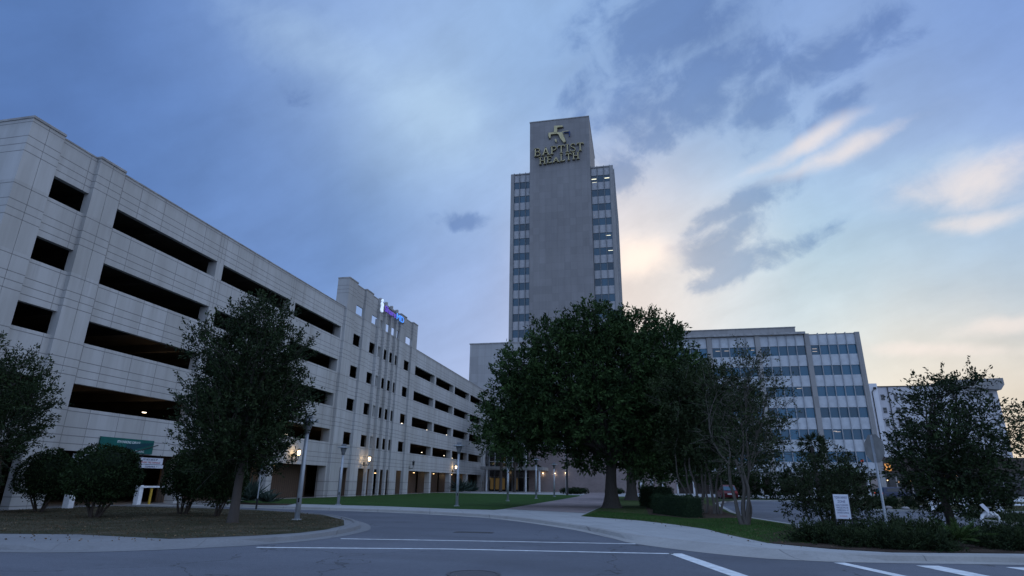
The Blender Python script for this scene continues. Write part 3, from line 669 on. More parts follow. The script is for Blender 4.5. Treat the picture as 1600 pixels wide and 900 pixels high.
# lit ceiling lamps behind the top windows (seen through the glass)
for (x, z) in [(-8.0,73.15),(-4.85,73.2),(-4.7,54.0),(-7.9,72.2),(-4.9,31.1),(-5.1,57.9)]:
    m_ = MB(OT); m_.box(x,x+1.15,130.13,130.16,z-.16,z+.02 if z > 60 else z-.06); m_.build('lit_ceiling_lamp', E_office, tow)
# low stone block in front of the tower
BO = (-18,135,0)
blk = thing('stone_block', 'low windowless pale stone block at the foot of the tall tower', 'building', BO)
m_ = MB(BO); m_.box(-36.5,12.5,126,150,0,31.4); m_.build('wall', M_stone2, blk)
m_ = MB(BO); m_.box(-36.65,12.6,125.9,150.1,31.4,31.65); m_.build('coping', M_cap, blk)
# brick podium and glazed lobby
PO = (-10,116,0)
pod = thing('brick_podium', 'low brown brick podium with a glazed lobby and flat canopy', 'building', PO)
m_ = MB(PO); m_.box(-20.3,6,112,125.9,0,7.7); m_.build('brick_wall', M_brick, pod)
m_ = MB(PO); m_.box(-20.4,6.1,111.9,126,7.7,7.95); m_.build('coping', M_cap, pod)
m_ = MB(PO); m_.box(-28.3,-20.3,113.4,125.9,0,8.6); m_.build('lobby_glass', M_dglass, pod)
for i in range(8):
    x = -28.2+i*1.13; m_ = MB(PO); m_.box(x-.06,x+.06,113.2,113.42,0,8.6); m_.build('mullion', M_mull2, pod)
for z in (2.6,5.4):
    m_ = MB(PO); m_.box(-28.3,-20.3,113.25,113.41,z-.06,z+.06); m_.build('transom', M_mull2, pod)
for (a, b, c, d) in [(-27.9,-27.3,.4,2.4),(-26.9,-26.1,.4,2.4),(-25.6,-25.1,.4,2.4),(-23.4,-22.6,.4,2.4),(-22.9,-22.1,5.8,7.6),(-25.7,-25.1,5.6,6.6)]:
    m_ = MB(PO); m_.box(a,b,113.30,113.37,c,d); m_.build('lit_pane', E_window, pod)
can = m_ = MB(PO); m_.box(-27.6,-16.6,104.5,113.2,3.75,4.3); m_.build('canopy', M_cap, pod)
for (x, y, h) in [(-19.6,105.2,7.2),(-26.6,105.2,3.75),(-17.2,105.2,3.75)]:
    m_ = MB(PO); m_.cyl(x,y,.12,h,.17,n=12); m_.build('canopy_column', M_white_p, pod)
for (x, z) in [(-17.6,3.35),(-15.4,3.35),(-13.4,3.45)]:
    glow('wall_lamp', x, 111.75, z, pod, PO, 5, col=(1,.85,.66), r=.09, em=E_lantern)

# ================================================================ lower office block
LY = 116.5; LO = (20,120,0)
low = thing('office_block', 'broad seven storey office block with white panels and blue window bands', 'office block', LO)
m_ = MB(LO); m_.box(-3,40.85,116.9,140,3.2,28.7); m_.build('wall', M_stone, low)
m_ = MB(LO); m_.box(-3,39.5,119,139,0,3.2); m_.build('ground_floor_wall', M_brownp, low)
m_ = MB(LO); m_.box(5,40.9,116.45,140.1,28.7,28.85); m_.build('coping', M_cap, low)
m_ = MB(LO); m_.box(-1,31.65,115.9,139,28.86,29.3); m_.build('roof_slab', M_cap, low)
m_ = MB(LO); m_.box(-3,30.35,117.4,137,29.3,30.5); m_.build('penthouse', M_pilst, low)
m_ = MB(LO); m_.box(-3.1,30.45,117.3,137.1,30.5,30.65); m_.build('penthouse_coping', M_cap, low)
for (a, b) in [(13.85,14.75),(22.65,23.55),(31.45,32.3),(40.15,40.95),(5.05,5.95)]:
    m_ = MB(LO); m_.box(a,b,116.2,117.2,0,28.95 if b > 32 else 28.8); m_.build('pilaster', M_pilst, low)
srcw = panel_mesh('window', 1.48, 1.8, M_glass2, .06); srcp = panel_mesh('spandrel_panel', 1.46, 2.02, M_panel2, .12); first = True
NS = 6
for bi, x0 in enumerate((32.3,23.55,14.75,5.95)):
    for c in range(5):
        x = x0+c*1.575
        for k in range(NS):
            zt = 26.72-3.83*k
            if bi == 3 and k > 1: continue
            if first: srcw.parent = low; srcw.location = (x+.05-LO[0], 116.66-LO[1], zt-1.8)
            else: inst(srcw, low, (x+.05-LO[0], 116.66-LO[1], zt-1.8))
            if k == 0 and first: srcp.parent = low; srcp.location = (x+.06-LO[0], 116.52-LO[1], zt)
            else: inst(srcp, low, (x+.06-LO[0], 116.52-LO[1], zt))
            first = False
    for c in range(5):
        for k in range(NS, NS+1): pass
        m_ = MB(LO); m_.box(x0+c*1.575+.06, x0+c*1.575+1.52, 116.52,116.64, 4.0, 26.72-3.83*5-1.81 if bi < 3 else 19.2); m_.build('spandrel_panel', M_panel2, low)
    for c in range(1,5):
        x = x0+c*1.575; m_ = MB(LO); m_.box(x-.06,x+.04,116.25,116.9,3.2,29.0 if bi==0 else 28.8); m_.build('mullion', M_mull2, low)
for (x, z) in [(32.6,26.1),(32.6,25.6),(29.0,18.8),(21.6,26.2),(17.0,26.2),(15.4,26.2),(33.8,11.1),(34.4,11.0)]:
    m_ = MB(LO); m_.box(x,x+.8,116.62,116.65,z-.09,z); m_.build('lit_ceiling_lamp', mat('dim_office_lamp', (.5,.45,.4), .5, emit=(1,.8,.6), estr=.35) if 'dim_office_lamp' not in bpy.data.materials else bpy.data.materials['dim_office_lamp'], low)
m_ = MB(LO); m_.box(37.7,38.1,116.62,116.65,5.9,6.2); m_.build('red_lit_sign', M_tail, low)
for i in range(12):
    x = 6.5+i*2.9; m_ = MB(LO); m_.box(x-.18,x+.18,116.9,117.25,0,3.2); m_.build('ground_floor_column', M_white, low)

# ================================================================ white hotel-like building at the right
k_ = 155/130.; HO = (68,165,0)
hot = thing('white_apartment_building', 'white and grey stucco building with small windows and black downpipes at far right', 'building', HO)
m_ = MB(HO); m_.box(54,56.2,154.6,160,8.2,25.2); m_.build('corner_bay', M_white, hot)
m_ = MB(HO); m_.box(56.2,81.2,155.2,175,8.2,24.4); m_.build('wall', M_lgrey, hot)
m_ = MB(HO); m_.box(54,56.15,160.1,175,8.2,24.3); m_.build('side_wall', M_white, hot)
m_ = MB(HO); m_.box(56.2,70,155.0,175.1,24.4,24.6); m_.build('coping', M_brownp, hot)
m_ = MB(HO); m_.prism([(70,24.4),(81.4,23.1),(82.3,24.3),(82.3,25.8),(70,25.5)], 'y', 153.8, 175); m_.build('roof', M_pilst, hot)
m_ = MB(HO); m_.box(53,84,153.6,176,5.0,8.19); m_.build('fascia', M_brownp, hot)
m_ = MB(HO); m_.box(53.5,83,156.5,175,0,5.0); m_.build('ground_floor_wall', M_dglass, hot)
for i in range(9):
    x = 53.5+i*3.0; m_ = MB(HO); m_.cyl(x,154.2,0,5.0,.12,n=8); m_.build('post', M_mull2, hot)
def hwin(x, z):
    mb = MB(); mb.box(0,.85,0,.06,0,1.35); f = mb.build('window', M_mull2, hot); f.location = (x-HO[0], 155.12-HO[1], z)
    mb = MB(); mb.box(.06,.79,-.02,.0,.06,.64); mb.box(.06,.79,-.02,.0,.70,1.29); mb.build('pane', M_dglass, f)
    return f
def hcopy(f, x, z):
    c = copy_tree(f, hot); c.location = (x-HO[0], 155.12-HO[1], z); return c
W0 = hwin(56.8, 21.3)
for j in range(5):
    z = 21.3-3.05*j
    for x in (56.8, 59.6, 60.9, 64.2, 67.4, 68.6, 71.8, 75, 76.3, 79.4):
        if j == 0 and x == 56.8: continue
        if x > 60.9 and j in (1,3) and x != 67.4: pass
        hcopy(W0, x, z)
m_ = MB(HO); m_.tube([(58.5,155.0,8.2),(58.5,155.0,24.4)], .11, 8); m_.build('downpipe', M_dark, hot)
m_ = MB(HO); m_.tube([(54.9,154.4,8.2),(54.9,154.4,23.3),(55.6,154.4,23.9)], .11, 8); m_.box(55.3,55.9,154.3,154.6,23.8,24.3); m_.build('downpipe', M_dark, hot)
for (x, z, s) in [(54.4,4.2,0),(58.9,4.1,0),(61.3,3.9,1),(64.0,3.7,1),(68.5,5.4,0)]:
    glow('restaurant_lamp', x, 153.4, z-1.0, hot, HO, 14, col=(1,.55,.3), r=.2 if s else .1, em=E_warm)
# restaurant sign
t = thing('restaurant_sign', 'glowing orange letter sign on the dark fascia of the white building', 'sign', (55.1,153.5,6.0))
text_mesh('lettering', 'B', 2.3, E_orange, t, (-.7,-.07,-.8), FY, .05, 1.5)

# ================================================================ signs
t = thing('tower_name_sign', 'raised gold letters reading BAPTIST HEALTH on the tower shaft', 'sign', (-16,129.2,80))
SF = {'B': (.66, [[(.12,0),(.12,1)],[(.12,1),(.40,1),(.52,.9),(.53,.78),(.47,.62),(.34,.54),(.12,.53)],[(.34,.54),(.52,.48),(.60,.32),(.56,.12),(.42,.01),(.12,0)]], [(.0,.24,0),(.0,.24,1)]),
 'A': (.74, [[(.10,0),(.38,1)],[(.38,1),(.66,0)],[(.2,.33),(.57,.33)]], [(0,.22,0),(.52,.78,0)]),
 'P': (.62, [[(.14,0),(.14,1)],[(.14,1),(.40,1),(.54,.9),(.56,.74),(.48,.56),(.34,.49),(.14,.48)]], [(0,.28,0),(0,.24,1)]),
 'T': (.66, [[(.33,0),(.33,1)],[(.02,.97),(.64,.97)],[(.03,.97),(.03,.82)],[(.63,.97),(.63,.82)]], [(.2,.46,0)]),
 'I': (.32, [[(.16,0),(.16,1)]], [(.02,.30,0),(.02,.30,1)]),
 'S': (.54, [[(.48,.80),(.46,.93),(.34,1.0),(.18,.99),(.07,.87),(.08,.70),(.22,.57),(.38,.46),(.49,.32),(.48,.14),(.36,.02),(.18,0),(.07,.07),(.04,.22)]], []),
 'H': (.78, [[(.14,0),(.14,1)],[(.64,0),(.64,1)],[(.14,.52),(.64,.52)]], [(0,.28,0),(0,.28,1),(.5,.78,0),(.5,.78,1)]),
 'E': (.60, [[(.14,0),(.14,1)],[(.14,.98),(.52,.98)],[(.14,.52),(.42,.52)],[(.14,.02),(.54,.02)],[(.52,.98),(.52,.84)],[(.54,.02),(.56,.18)]], [(0,.26,0),(0,.26,1)]),
 'L': (.56, [[(.14,0),(.14,1)],[(.14,.02),(.50,.02)],[(.50,.02),(.53,.2)]], [(0,.26,0),(0,.28,1)])}
def serif_word(word, x0, x1, z0, z1, h, parent, small=None):
    """word standing proud of the wall; z0 left baseline, z1 right baseline"""
    tot = sum(SF[c][0] for c in word) + .10*(len(word)-1); k = (x1-x0)/tot; x = x0
    for i, c in enumerate(word):
        wd, strokes, ser = SF[c]; f = (x-x0)/(x1-x0); zb = z0+(z1-z0)*f; hh = h*(small or {}).get(i, 1)
        for nm, m, ya, yb, g in (('letter', M_gold, -.55, -.25, 0), ('letter_return_shadow', M_gdark, -.25, -.02, .07)):
            mb = MB()
            def seg(a, b, wdt):
                A = Vector((x+a[0]*k, zb+a[1]*hh)); B = Vector((x+b[0]*k, zb+b[1]*hh)); d = (B-A).normalized(); n = Vector((-d.y, d.x))*wdt/2
                A = A-d*wdt*.2; B = B+d*wdt*.2
                P = [A+n, A-n, B-n, B+n]
                vs = [(p.x, ya, p.y) for p in P]+[(p.x, yb, p.y) for p in P]
                mb.add(vs, [(0,1,2,3),(7,6,5,4),(0,4,5,1),(1,5,6,2),(2,6,7,3),(3,7,4,0)])
            for st in strokes:
                vert = len(st) == 2 and abs(st[0][0]-st[1][0]) < .3 and abs(st[0][1]-st[1][1]) > .5
                for a, b in zip(st[:-1], st[1:]): seg(a, b, (.25 if vert else .15)*h/2.2+g)
            for (a, b, z) in ser: seg((a, z), (b, z), .12*h/2.2+g)
            mb.build(nm, m, t)
        x += (wd+.10)*k
serif_word('BAPTIST', -6.2, 6.35, .35, .95-.1, 2.15, t)
serif_word('HEALTH', -4.95, 5.2, -2.05, -1.45, 1.85, t, {2: .72})
t = thing('cross_emblem', 'gold cross emblem with a peninsula shaped arm at the top of the tower', 'emblem', (-16,129.3,86.5))
def emb(poly, nm, m, ya, yb, gx=0):
    cx = sum(p[0] for p in poly)/len(poly); cz = sum(p[1] for p in poly)/len(poly)
    q = [(cx+(x-cx)*(1+gx)+16, cz+(z-cz)*(1+gx)-86.5) for x, z in poly]
    mb = MB(); mb.prism([(a, b) for a, b in q], 'y', ya, yb); mb.build(nm, m, t)
EMB = [[(-16.99,88.68),(-14.86,88.53),(-14.72,88.14),(-16.19,88.12),(-16.28,86.64),(-17.09,86.66)],
 [(-18.48,86.78),(-17.08,86.79),(-14.9,86.5),(-14.83,86.05),(-14.2,84.22),(-14.17,83.72),(-14.58,83.52),(-15.0,84.07),(-15.5,84.88),(-15.85,85.92),(-16.28,86.3),(-17.9,86.3),(-18.01,85.18),(-18.27,85.21),(-18.49,85.9)],
 [(-16.92,84.54),(-16.67,84.85),(-16.42,84.49),(-16.43,83.74),(-16.75,84.11)]]
for p in EMB: emb(p, 'gold_piece', M_gold, -.62, -.3); emb(p, 'piece_return_shadow', M_gdark, -.3, -.02, .07)  # slightly larger dark backing gives each piece depth and a coloured-in shadow rim
emb([(-14.53,86.8),(-13.36,86.92),(-12.97,86.58),(-13.03,85.25),(-13.25,85.24),(-13.29,86.42),(-14.5,86.5)], 'blue_piece', mat('blue_piece_paint', (.03,.05,.14), .5), -.4, -.05)
mb = MB(); mb.prism([(.95,.30),(2.6,.42),(2.75,.25),(1.0,.14)], 'y', -.5, -.41); mb.build('gold_piece', M_gold, t)

t = thing('garage_entry_sign', 'dark green entrance sign with white words above the garage entry', 'sign', (-28.98,29.66,3.35))
mb = MB(); mb.box(0,.10,-1.88,1.88,-.39,.40); mb.build('panel', M_green, t)
text_mesh('lettering', '8TH PARKING GARAGE', .20, M_wtext, t, (.105,-.78,.13), FX, .004, 1.62)
text_mesh('lettering', 'PARKING', .17, M_wtext, t, (.105,.62,-.33), FX, .004, .62)
mb = MB(); mb.prism([(-.3,-.38),(1.86,.20),(1.80,.26),(-.1,.1)], 'x', .104, .125); mb.build('blue_green_stripe', simple_noise('blue_green_paint', (.006,.045,.06), (.010,.06,.08), 3, .45, 0), t)
mb = MB(); mb.tube([(.18,.4,-.33),(.18,2.15,.16)], .03, 6); mb.build('rod', M_dark, t)
for (ys, lab) in ((31.55,'white DO NOT BACK UP sign hanging beside the warm lamp in the garage entry'), (27.25,'white DO NOT BACK UP sign partly hidden behind a round shrub at the garage entry')):
    t = thing('clearance_sign', lab, 'sign', (-28.9,ys,2.5), group='hanging signs in the garage entry')
    mb = MB(); mb.box(0,.06,-.92,.92,-.11,.26); mb.build('board', M_wsign, t)
    mb = MB(); mb.box(0,.10,-.85,.98,-.33,-.14); mb.build('clearance_bar', M_wsign, t)
    mb = MB(); mb.box(.01,.04,-.7,-.66,.26,.45); mb.box(.01,.04,.66,.7,.26,.45); mb.build('hanger', M_dark, t)
    text_mesh('lettering', 'DO NOT BACK UP', .16, M_btext, t, (.064,-.62,.10), FX, .003, 1.1)
    text_mesh('lettering', 'SEVERE TIRE DAMAGE', .14, M_rtext, t, (.064,-.78,-.06), FX, .003, 1.5)
    text_mesh('lettering', "CLEARANCE  7'", .14, M_btext, t, (.104,-.45,-.29), FX, .003, .95)
t = thing('garage_roof_sign', 'glowing purple and blue ShareMD sign across the top of the garage stair tower', 'sign', (-28.62,60.6,20.7))
text_mesh('lettering', 'Share', 1.05, E_pur, t, (.06,1.35,-.02), FX, .03, 3.3)
text_mesh('lettering', 'MD', 1.1, E_blue, t, (.06,4.95,-.02), FX, .03, 2.3)
mb = MB(); mb.box(-.06,.0,.9,7.6,.02,.10); mb.box(-.06,.0,.9,7.6,.62,.70); mb.build('rail', M_dark, t)
mb = MB(); mb.tube([(.08,.45,.82),(.08,.47,.98),(.08,.47,1.14)], [.10,.17,.09], 8); mb.prism([(.12,.55),(.35,.75),(.62,.72),(.88,.5),(.70,.32),(.76,-.3),(.55,-.42),(.45,-.05),(.30,-.42),(.12,-.25),(.28,.25)], 'x', .02, .16); mb.build('figure_logo', E_wht, t)
# tow away sign
t = thing('tow_away_sign', 'small white TOW AWAY ZONE sign on stakes among the junipers', 'sign', (5.68,19.75,.13), rz=R_(-12))
mb = MB(); mb.box(-.20,.20,-.008,.008,.60,1.27); mb.build('board', M_wsign, t)
mb = MB(); mb.box(-.215,-.195,-.012,.012,0,1.29); mb.box(.195,.215,-.012,.012,0,1.29); mb.build('stakes', M_dark, t)
text_mesh('lettering', 'TOW AWAY', .095, M_btext, t, (-.165,-.010,1.15), FY, .001, .33)
text_mesh('lettering', 'ZONE', .095, M_btext, t, (-.10,-.010,1.04), FY, .001, .20)
for i, s in enumerate(('UNAUTHORIZED','VEHICLES WILL BE','TOWED AWAY AT','OWNERS EXPENSE')): text_mesh('lettering', s, .06, M_btext, t, (-.155,-.010,.955-.07*i), FY, .001, .31)
text_mesh('lettering', '24 HOURS', .05, M_rtext, t, (-.10,-.010,.66), FY, .001, .20)
# stop sign seen from the back
t = thing('stop_sign', 'bare metal back of an octagonal stop sign on a tall post among the junipers', 'road sign', (6.92,20.1,.1), rz=R_(-72))
oc = [(.41*math.cos(math.pi/8+i*math.pi/4)/math.cos(math.pi/8), .41*math.sin(math.pi/8+i*math.pi/4)/math.cos(math.pi/8)+2.62) for i in range(8)]
mb = MB(); mb.prism(oc, 'y', 0, .006); mb.build('sign_plate', M_sign_back, t)
oc2 = [(x*.97, (z-2.62)*.97+2.62) for x, z in oc]; mb = MB(); mb.prism(oc2, 'y', .0065, .009); mb.build('red_face', mat('stop_red', (.4,.02,.025), .5), t)
text_mesh('lettering', 'STOP', .30, M_wtext, t, (.30,.010,2.52), (R_(90),0,R_(180)), .001, .58)
mb = MB(); mb.box(-.028,.028,-.05,-.003,0,3.0); mb.build('post', M_galv, t)
mb = MB()
for z in (2.4,2.85): mb.tube([(0,-.058,z),(0,-.045,z)], .014, 6)
mb.build('bolt', M_mull2, t)
# post with small green sign in the driveway bed
t = thing('small_sign_post', 'thin post with a small green sign beside the garage driveway', 'sign post', (-19.6,29.0,.12))
mb = MB(); mb.tube([(0,0,0),(0,0,2.35)], .03, 8); mb.build('post', M_galv, t)
mb = MB(); mb.tube([(0,0,0),(0,0,.55)], .05, 8); mb.build('sleeve', M_black, t)
mb = MB(); mb.box(-.02,.0,-.14,.14,2.0,2.3); mb.build('plate', M_green, t)

# ================================================================ lamp posts
def lamp_post():
    t = thing('lamp_post', '', 'lamp post')
    mb = MB(); mb.tube([(0,0,0),(0,0,3.3)], [.105,.075], 14); mb.build('pole', M_galv, t, True)
    mb = MB(); mb.cyl(0,0,0,.03,.19,n=16); mb.build('base_plate', M_galv, t)
    mb = MB(); mb.tube([(0,0,3.15),(0,0,3.28),(0,0,3.50),(0,0,3.58)], [.10,.12,.19,.20], 14); mb.build('lamp_head', M_mull, t, True)
    mb = MB(); mb.tube([(0,0,3.58),(0,0,3.60),(0,0,3.66),(0,0,3.68)], [.20,.40,.40,.18], 24); mb.build('disc_shade', M_galv, t)
    mb = MB(); mb.bbox(-.15,.15,-.15,.15,3.68,3.84,.015); mb.build('cap_box', M_mull, t)
    mb = MB(); mb.box(-.03,.03,-.112,-.095,.62,.78); mb.build('hand_hole_cover', M_black, t)
    return t
lp = lamp_post()
SP = [(-13.2,22.25,.128,1.04,'tall galvanised lamp post nearest the camera, rising from the dry grass island'),
      (-19.1,36.9,.128,.98,'galvanised lamp post at the left end of the green lawn'),
      (-11.75,38.8,.128,1.04,'galvanised lamp post on the lawn right of the garage stair tower'),
      (-11.2,51.8,.128,.86,'shortest lamp post on the lawn, its head lost in the oak leaves'),
      (-10.5,62.2,.128,1.04,'lamp post on the lawn in front of the lobby canopy'),
      (-10.1,72.7,.128,1.0,'lamp post farthest back on the lawn, in front of the brown brick wall')]
for i, (x, y, z, s, lab) in enumerate(SP):
    o = lp if i == 0 else copy_tree(lp)
    o.location = (x,y,z); o.scale = (1,1,s); o['label'] = lab; o['group'] = 'lamp posts along the driveway and lawn'; o.rotation_euler[2] = R_(20)
t = thing('slim_pole', 'slim pale pole beside the brick path in front of the brick wall', 'pole', (-10.3,86.5,.12))
mb = MB(); mb.tube([(0,0,0),(0,0,6.3)], [.09,.07], 8); mb.build('pole', M_white_p, t)
t = thing('dark_pole', 'dark straight pole beside the slim pale pole', 'pole', (-9.9,84.0,.12))
mb = MB(); mb.tube([(0,0,0),(0,0,8.5)], [.16,.12], 8); mb.build('pole', M_dark, t)
# gate equipment at the garage entry
slab('gate_island', [(-28.3,29.8),(-23.6,30.4),(-23.6,31.0),(-28.3,31.1)], 0.0, .16, M_kerb)
t = thing('barrier_gate', 'white barrier arm on a white cabinet at the garage entry', 'barrier', (-28.2,30.4,.15))
mb = MB(); mb.bbox(-.16,.16,-.14,.14,0,1.05,.02); mb.build('cabinet', M_white_p, t)
mb = MB(); mb.box(.16,.20,-.05,1.7,.92,1.02); mb.build('arm', M_white_p, t)
mb = MB(); mb.cyl(.05,.85,-.15,1.0,.07,n=10); mb.build('yellow_post', M_yellow, t)
t = thing('ticket_machine', 'white ticket cabinet low behind the round shrubs at the garage entry', 'ticket machine', (-28.0,25.9,.10))
mb = MB(); mb.bbox(-.2,.2,-.16,.16,0,1.1,.03); mb.build('cabinet', M_white_p, t); mb = MB(); mb.box(.201,.215,-.1,.1,.7,.95); mb.build('screen', M_dglass, t)
# backflow preventer
t = thing('backflow_preventer', 'white painted pipe assembly with a loose white cover flap under the right hand tree', 'pipe assembly', (11.15,23.4,.13), rz=R_(25))
mb = MB(); mb.tube([(-.35,0,0),(-.35,0,.55),(-.30,0,.64),(-.22,0,.68),(.22,0,.68),(.30,0,.64),(.35,0,.55),(.35,0,0)], .055, 10); mb.build('pipe', M_white_p, t, True)
mb = MB()
for x in (-.15,.0,.15): mb.tube([(x-.02,0,.68),(x+.02,0,.68)], .10, 12)
for x in (-.35,.35): mb.tube([(x,0,.28),(x,0,.32)], .10, 12)
mb.build('flange', M_white_p, t)
mb = MB(); mb.tube([(0,0,.68),(0,0,.9)], .02, 6)
for k in range(10):
    a = k*math.pi/5; b = (k+1)*math.pi/5; mb.tube([(.09*math.cos(a),.09*math.sin(a),.9),(.09*math.cos(b),.09*math.sin(b),.9)], .012, 5)
mb.build('handwheel', M_mull2, t)
rng = np.random.default_rng(5)
mb = MB(); mb.add([(-.50,-.14,.98),(-.22,-.16,.70),(-.14,-.12,.84),(-.30,-.10,1.02),(-.50,-.155,.98),(-.22,-.175,.70),(-.14,-.135,.84),(-.30,-.115,1.02)], [(0,1,2,3),(7,6,5,4),(0,4,5,1),(1,5,6,2),(2,6,7,3),(3,7,4,0)])
mb.build('loose_cover', M_wsign, t)
# white rail across the planter
t = thing('low_white_rail', 'long low white rail with dark slots at the far right edge', 'rail', (28,46,.12))
mb = MB(); mb.box(-9.5,12,-.06,.06,.74,.90); mb.box(-9.5,12,-.06,.06,.50,.60); mb.build('rail', M_white_p, t)
mb = MB()
for i in range(12): mb.box(-9.4+i*1.9,-9.0+i*1.9,-.07,.07,0,.92)
mb.build('post', M_white_p, t)
# porch posts behind the oaks
for i, px in enumerate(('leftmost white post standing in the gloom behind the oaks','second white post from the left behind the oaks','third white post from the left behind the oaks','rightmost white post standing in the gloom behind the oaks')):
    t = tag(MB().cyl(0,0,0,2.2,.20,n=12).build('white_bollard', M_white_p), px, 'post', 'row of white posts behind the oaks'); t.location = (-1.6+i*1.55, 92, .12)
# rocks
def rock(name, loc, s, lab, m, seed):
    import bmesh
    bm = bmesh.new(); bmesh.ops.create_icosphere(bm, subdivisions=3, radius=1); r = random.Random(seed)
    ph = [r.uniform(0,6) for _ in range(6)]
    for v in bm.verts:
        n = 1+.14*math.sin(2.3*v.co.x+ph[0])+.12*math.sin(3.1*v.co.y+ph[1])+.1*math.sin(4*v.co.z+ph[2])+.04*math.sin(9*v.co.x+ph[3])*math.sin(8*v.co.y+ph[4])
        v.co = Vector((v.co.x*s[0]*n, v.co.y*s[1]*n, max(v.co.z*s[2]*n, -.1)))
    me = bpy.data.meshes.new(name); bm.to_mesh(me); bm.free(); me.materials.append(m); me.polygons.foreach_set('use_smooth', [True]*len(me.polygons))
    o = bpy.data.objects.new(name, me); COL.objects.link(o); o.location = loc; return tag(o, lab, 'rock')
M_rock = simple_noise('pale_rock', (.16,.15,.15), (.30,.28,.275), 3, .9, .5)
rock('boulder', (9.45,24.0,.30), (.32,.26,.30), 'pale rounded boulder between the cycad and the right hand tree', M_rock, 1)
rock('boulder', (8.75,24.6,.32), (.34,.22,.20), 'flatter pale rock left of the rounded boulder', M_rock, 2)
for i, (x, lab) in enumerate(((17.6,'pale kerbside stone nearest the stop sign in the far planter'),(18.7,'middle pale kerbside stone in the far planter'),(19.8,'rightmost pale kerbside stone in the far planter'))):
    o = rock('kerb_stone', (x,50.3,.22), (.26,.2,.13), lab, M_rock, 5+i); o['group'] = 'stones along the far planter'

# ================================================================ cars
def car(name, label, paint, loc, rz, lit=False):
    t = thing(name, label, 'car', loc, rz=rz)    # length along x, front +x
    body = [(-2.3,.35),(-2.35,.75),(-2.25,1.0),(-1.9,1.05),(1.0,1.02),(1.9,.92),(2.28,.78),(2.32,.42),(2.2,.28),(-2.2,.28)]
    cab = [(-2.2,1.02),(-1.95,1.55),(-1.7,1.66),(-.2,1.70),(.35,1.60),(1.05,1.02)]
    def loft(poly, w0, zt, wt, nm, m):
        V = []; n = len(poly)
        for s in (-1, 1):
            for x, z in poly: f = min(1, max(0, (z-zt[0])/(zt[1]-zt[0]))); V.append((x, s*(w0+(wt-w0)*f), z))
        tri = geometry.tessellate_polygon([[Vector((x,z,0)) for x,z in poly]])
        mb = MB(); mb.add(V, [tuple(q) for q in tri]+[tuple(n+i for i in reversed(q)) for q in tri]+[(i,(i+1)%n,n+(i+1)%n,n+i) for i in range(n)])
        o = mb.build(nm, m, t); bv = o.modifiers.new('bevel','BEVEL'); bv.width = .05; bv.segments = 2; return o
    loft(body, .92, (.8,1.1), .86, 'body', paint); loft(cab, .84, (1.0,1.7), .66, 'cabin', paint)
    loft([(-1.75,1.12),(-1.6,1.52),(-.25,1.60),(.28,1.52),(.82,1.12)], .853, (1.0,1.7), .675, 'side_window', M_dglass)
    mb = MB(); mb.add([(-2.21,-.70,1.08),(-2.21,.70,1.08),(-1.98,.62,1.52),(-1.98,-.62,1.52)], [(0,1,2,3)]); mb.build('rear_window', M_glass, t)
    for x in (-1.4,1.45):
        for y in (-.84,.84):
            mb = MB(); mb.tube([(x,y-.1,.34),(x,y+.1,.34)], .34, 18); wh = mb.build('wheel', M_black, t); mb = MB(); mb.tube([(x,y-.11,.34),(x,y+.11,.34)], .2, 12); mb.build('rim', M_silver, wh)
    for y in (-.72,.72):
        mb = MB(); mb.bbox(-2.37,-2.28,y-.13,y+.13,.78,1.0,.01); mb.build('tail_lamp', M_tail if lit else M_taild, t)
        mb = MB(); mb.bbox(2.22,2.33,y-.16,y+.16,.66,.82,.01); mb.build('headlamp', M_dglass, t)
    mb = MB(); mb.box(-2.372,-2.34,-.26,.26,.62,.75); mb.build('number_plate', M_white_p, t)
    return t
car('parked_car', 'dark red car seen from behind beyond the pale tree trunks', M_red, (10.0,78,0), R_(90))
car('parked_car', 'dark blue car parked in front of the lit restaurant', M_blue, (32.0,88,0), R_(12), True)
car('parked_car', 'silver car parked to the right of the dark blue car', M_silver, (38.5,90,0), R_(5), False)

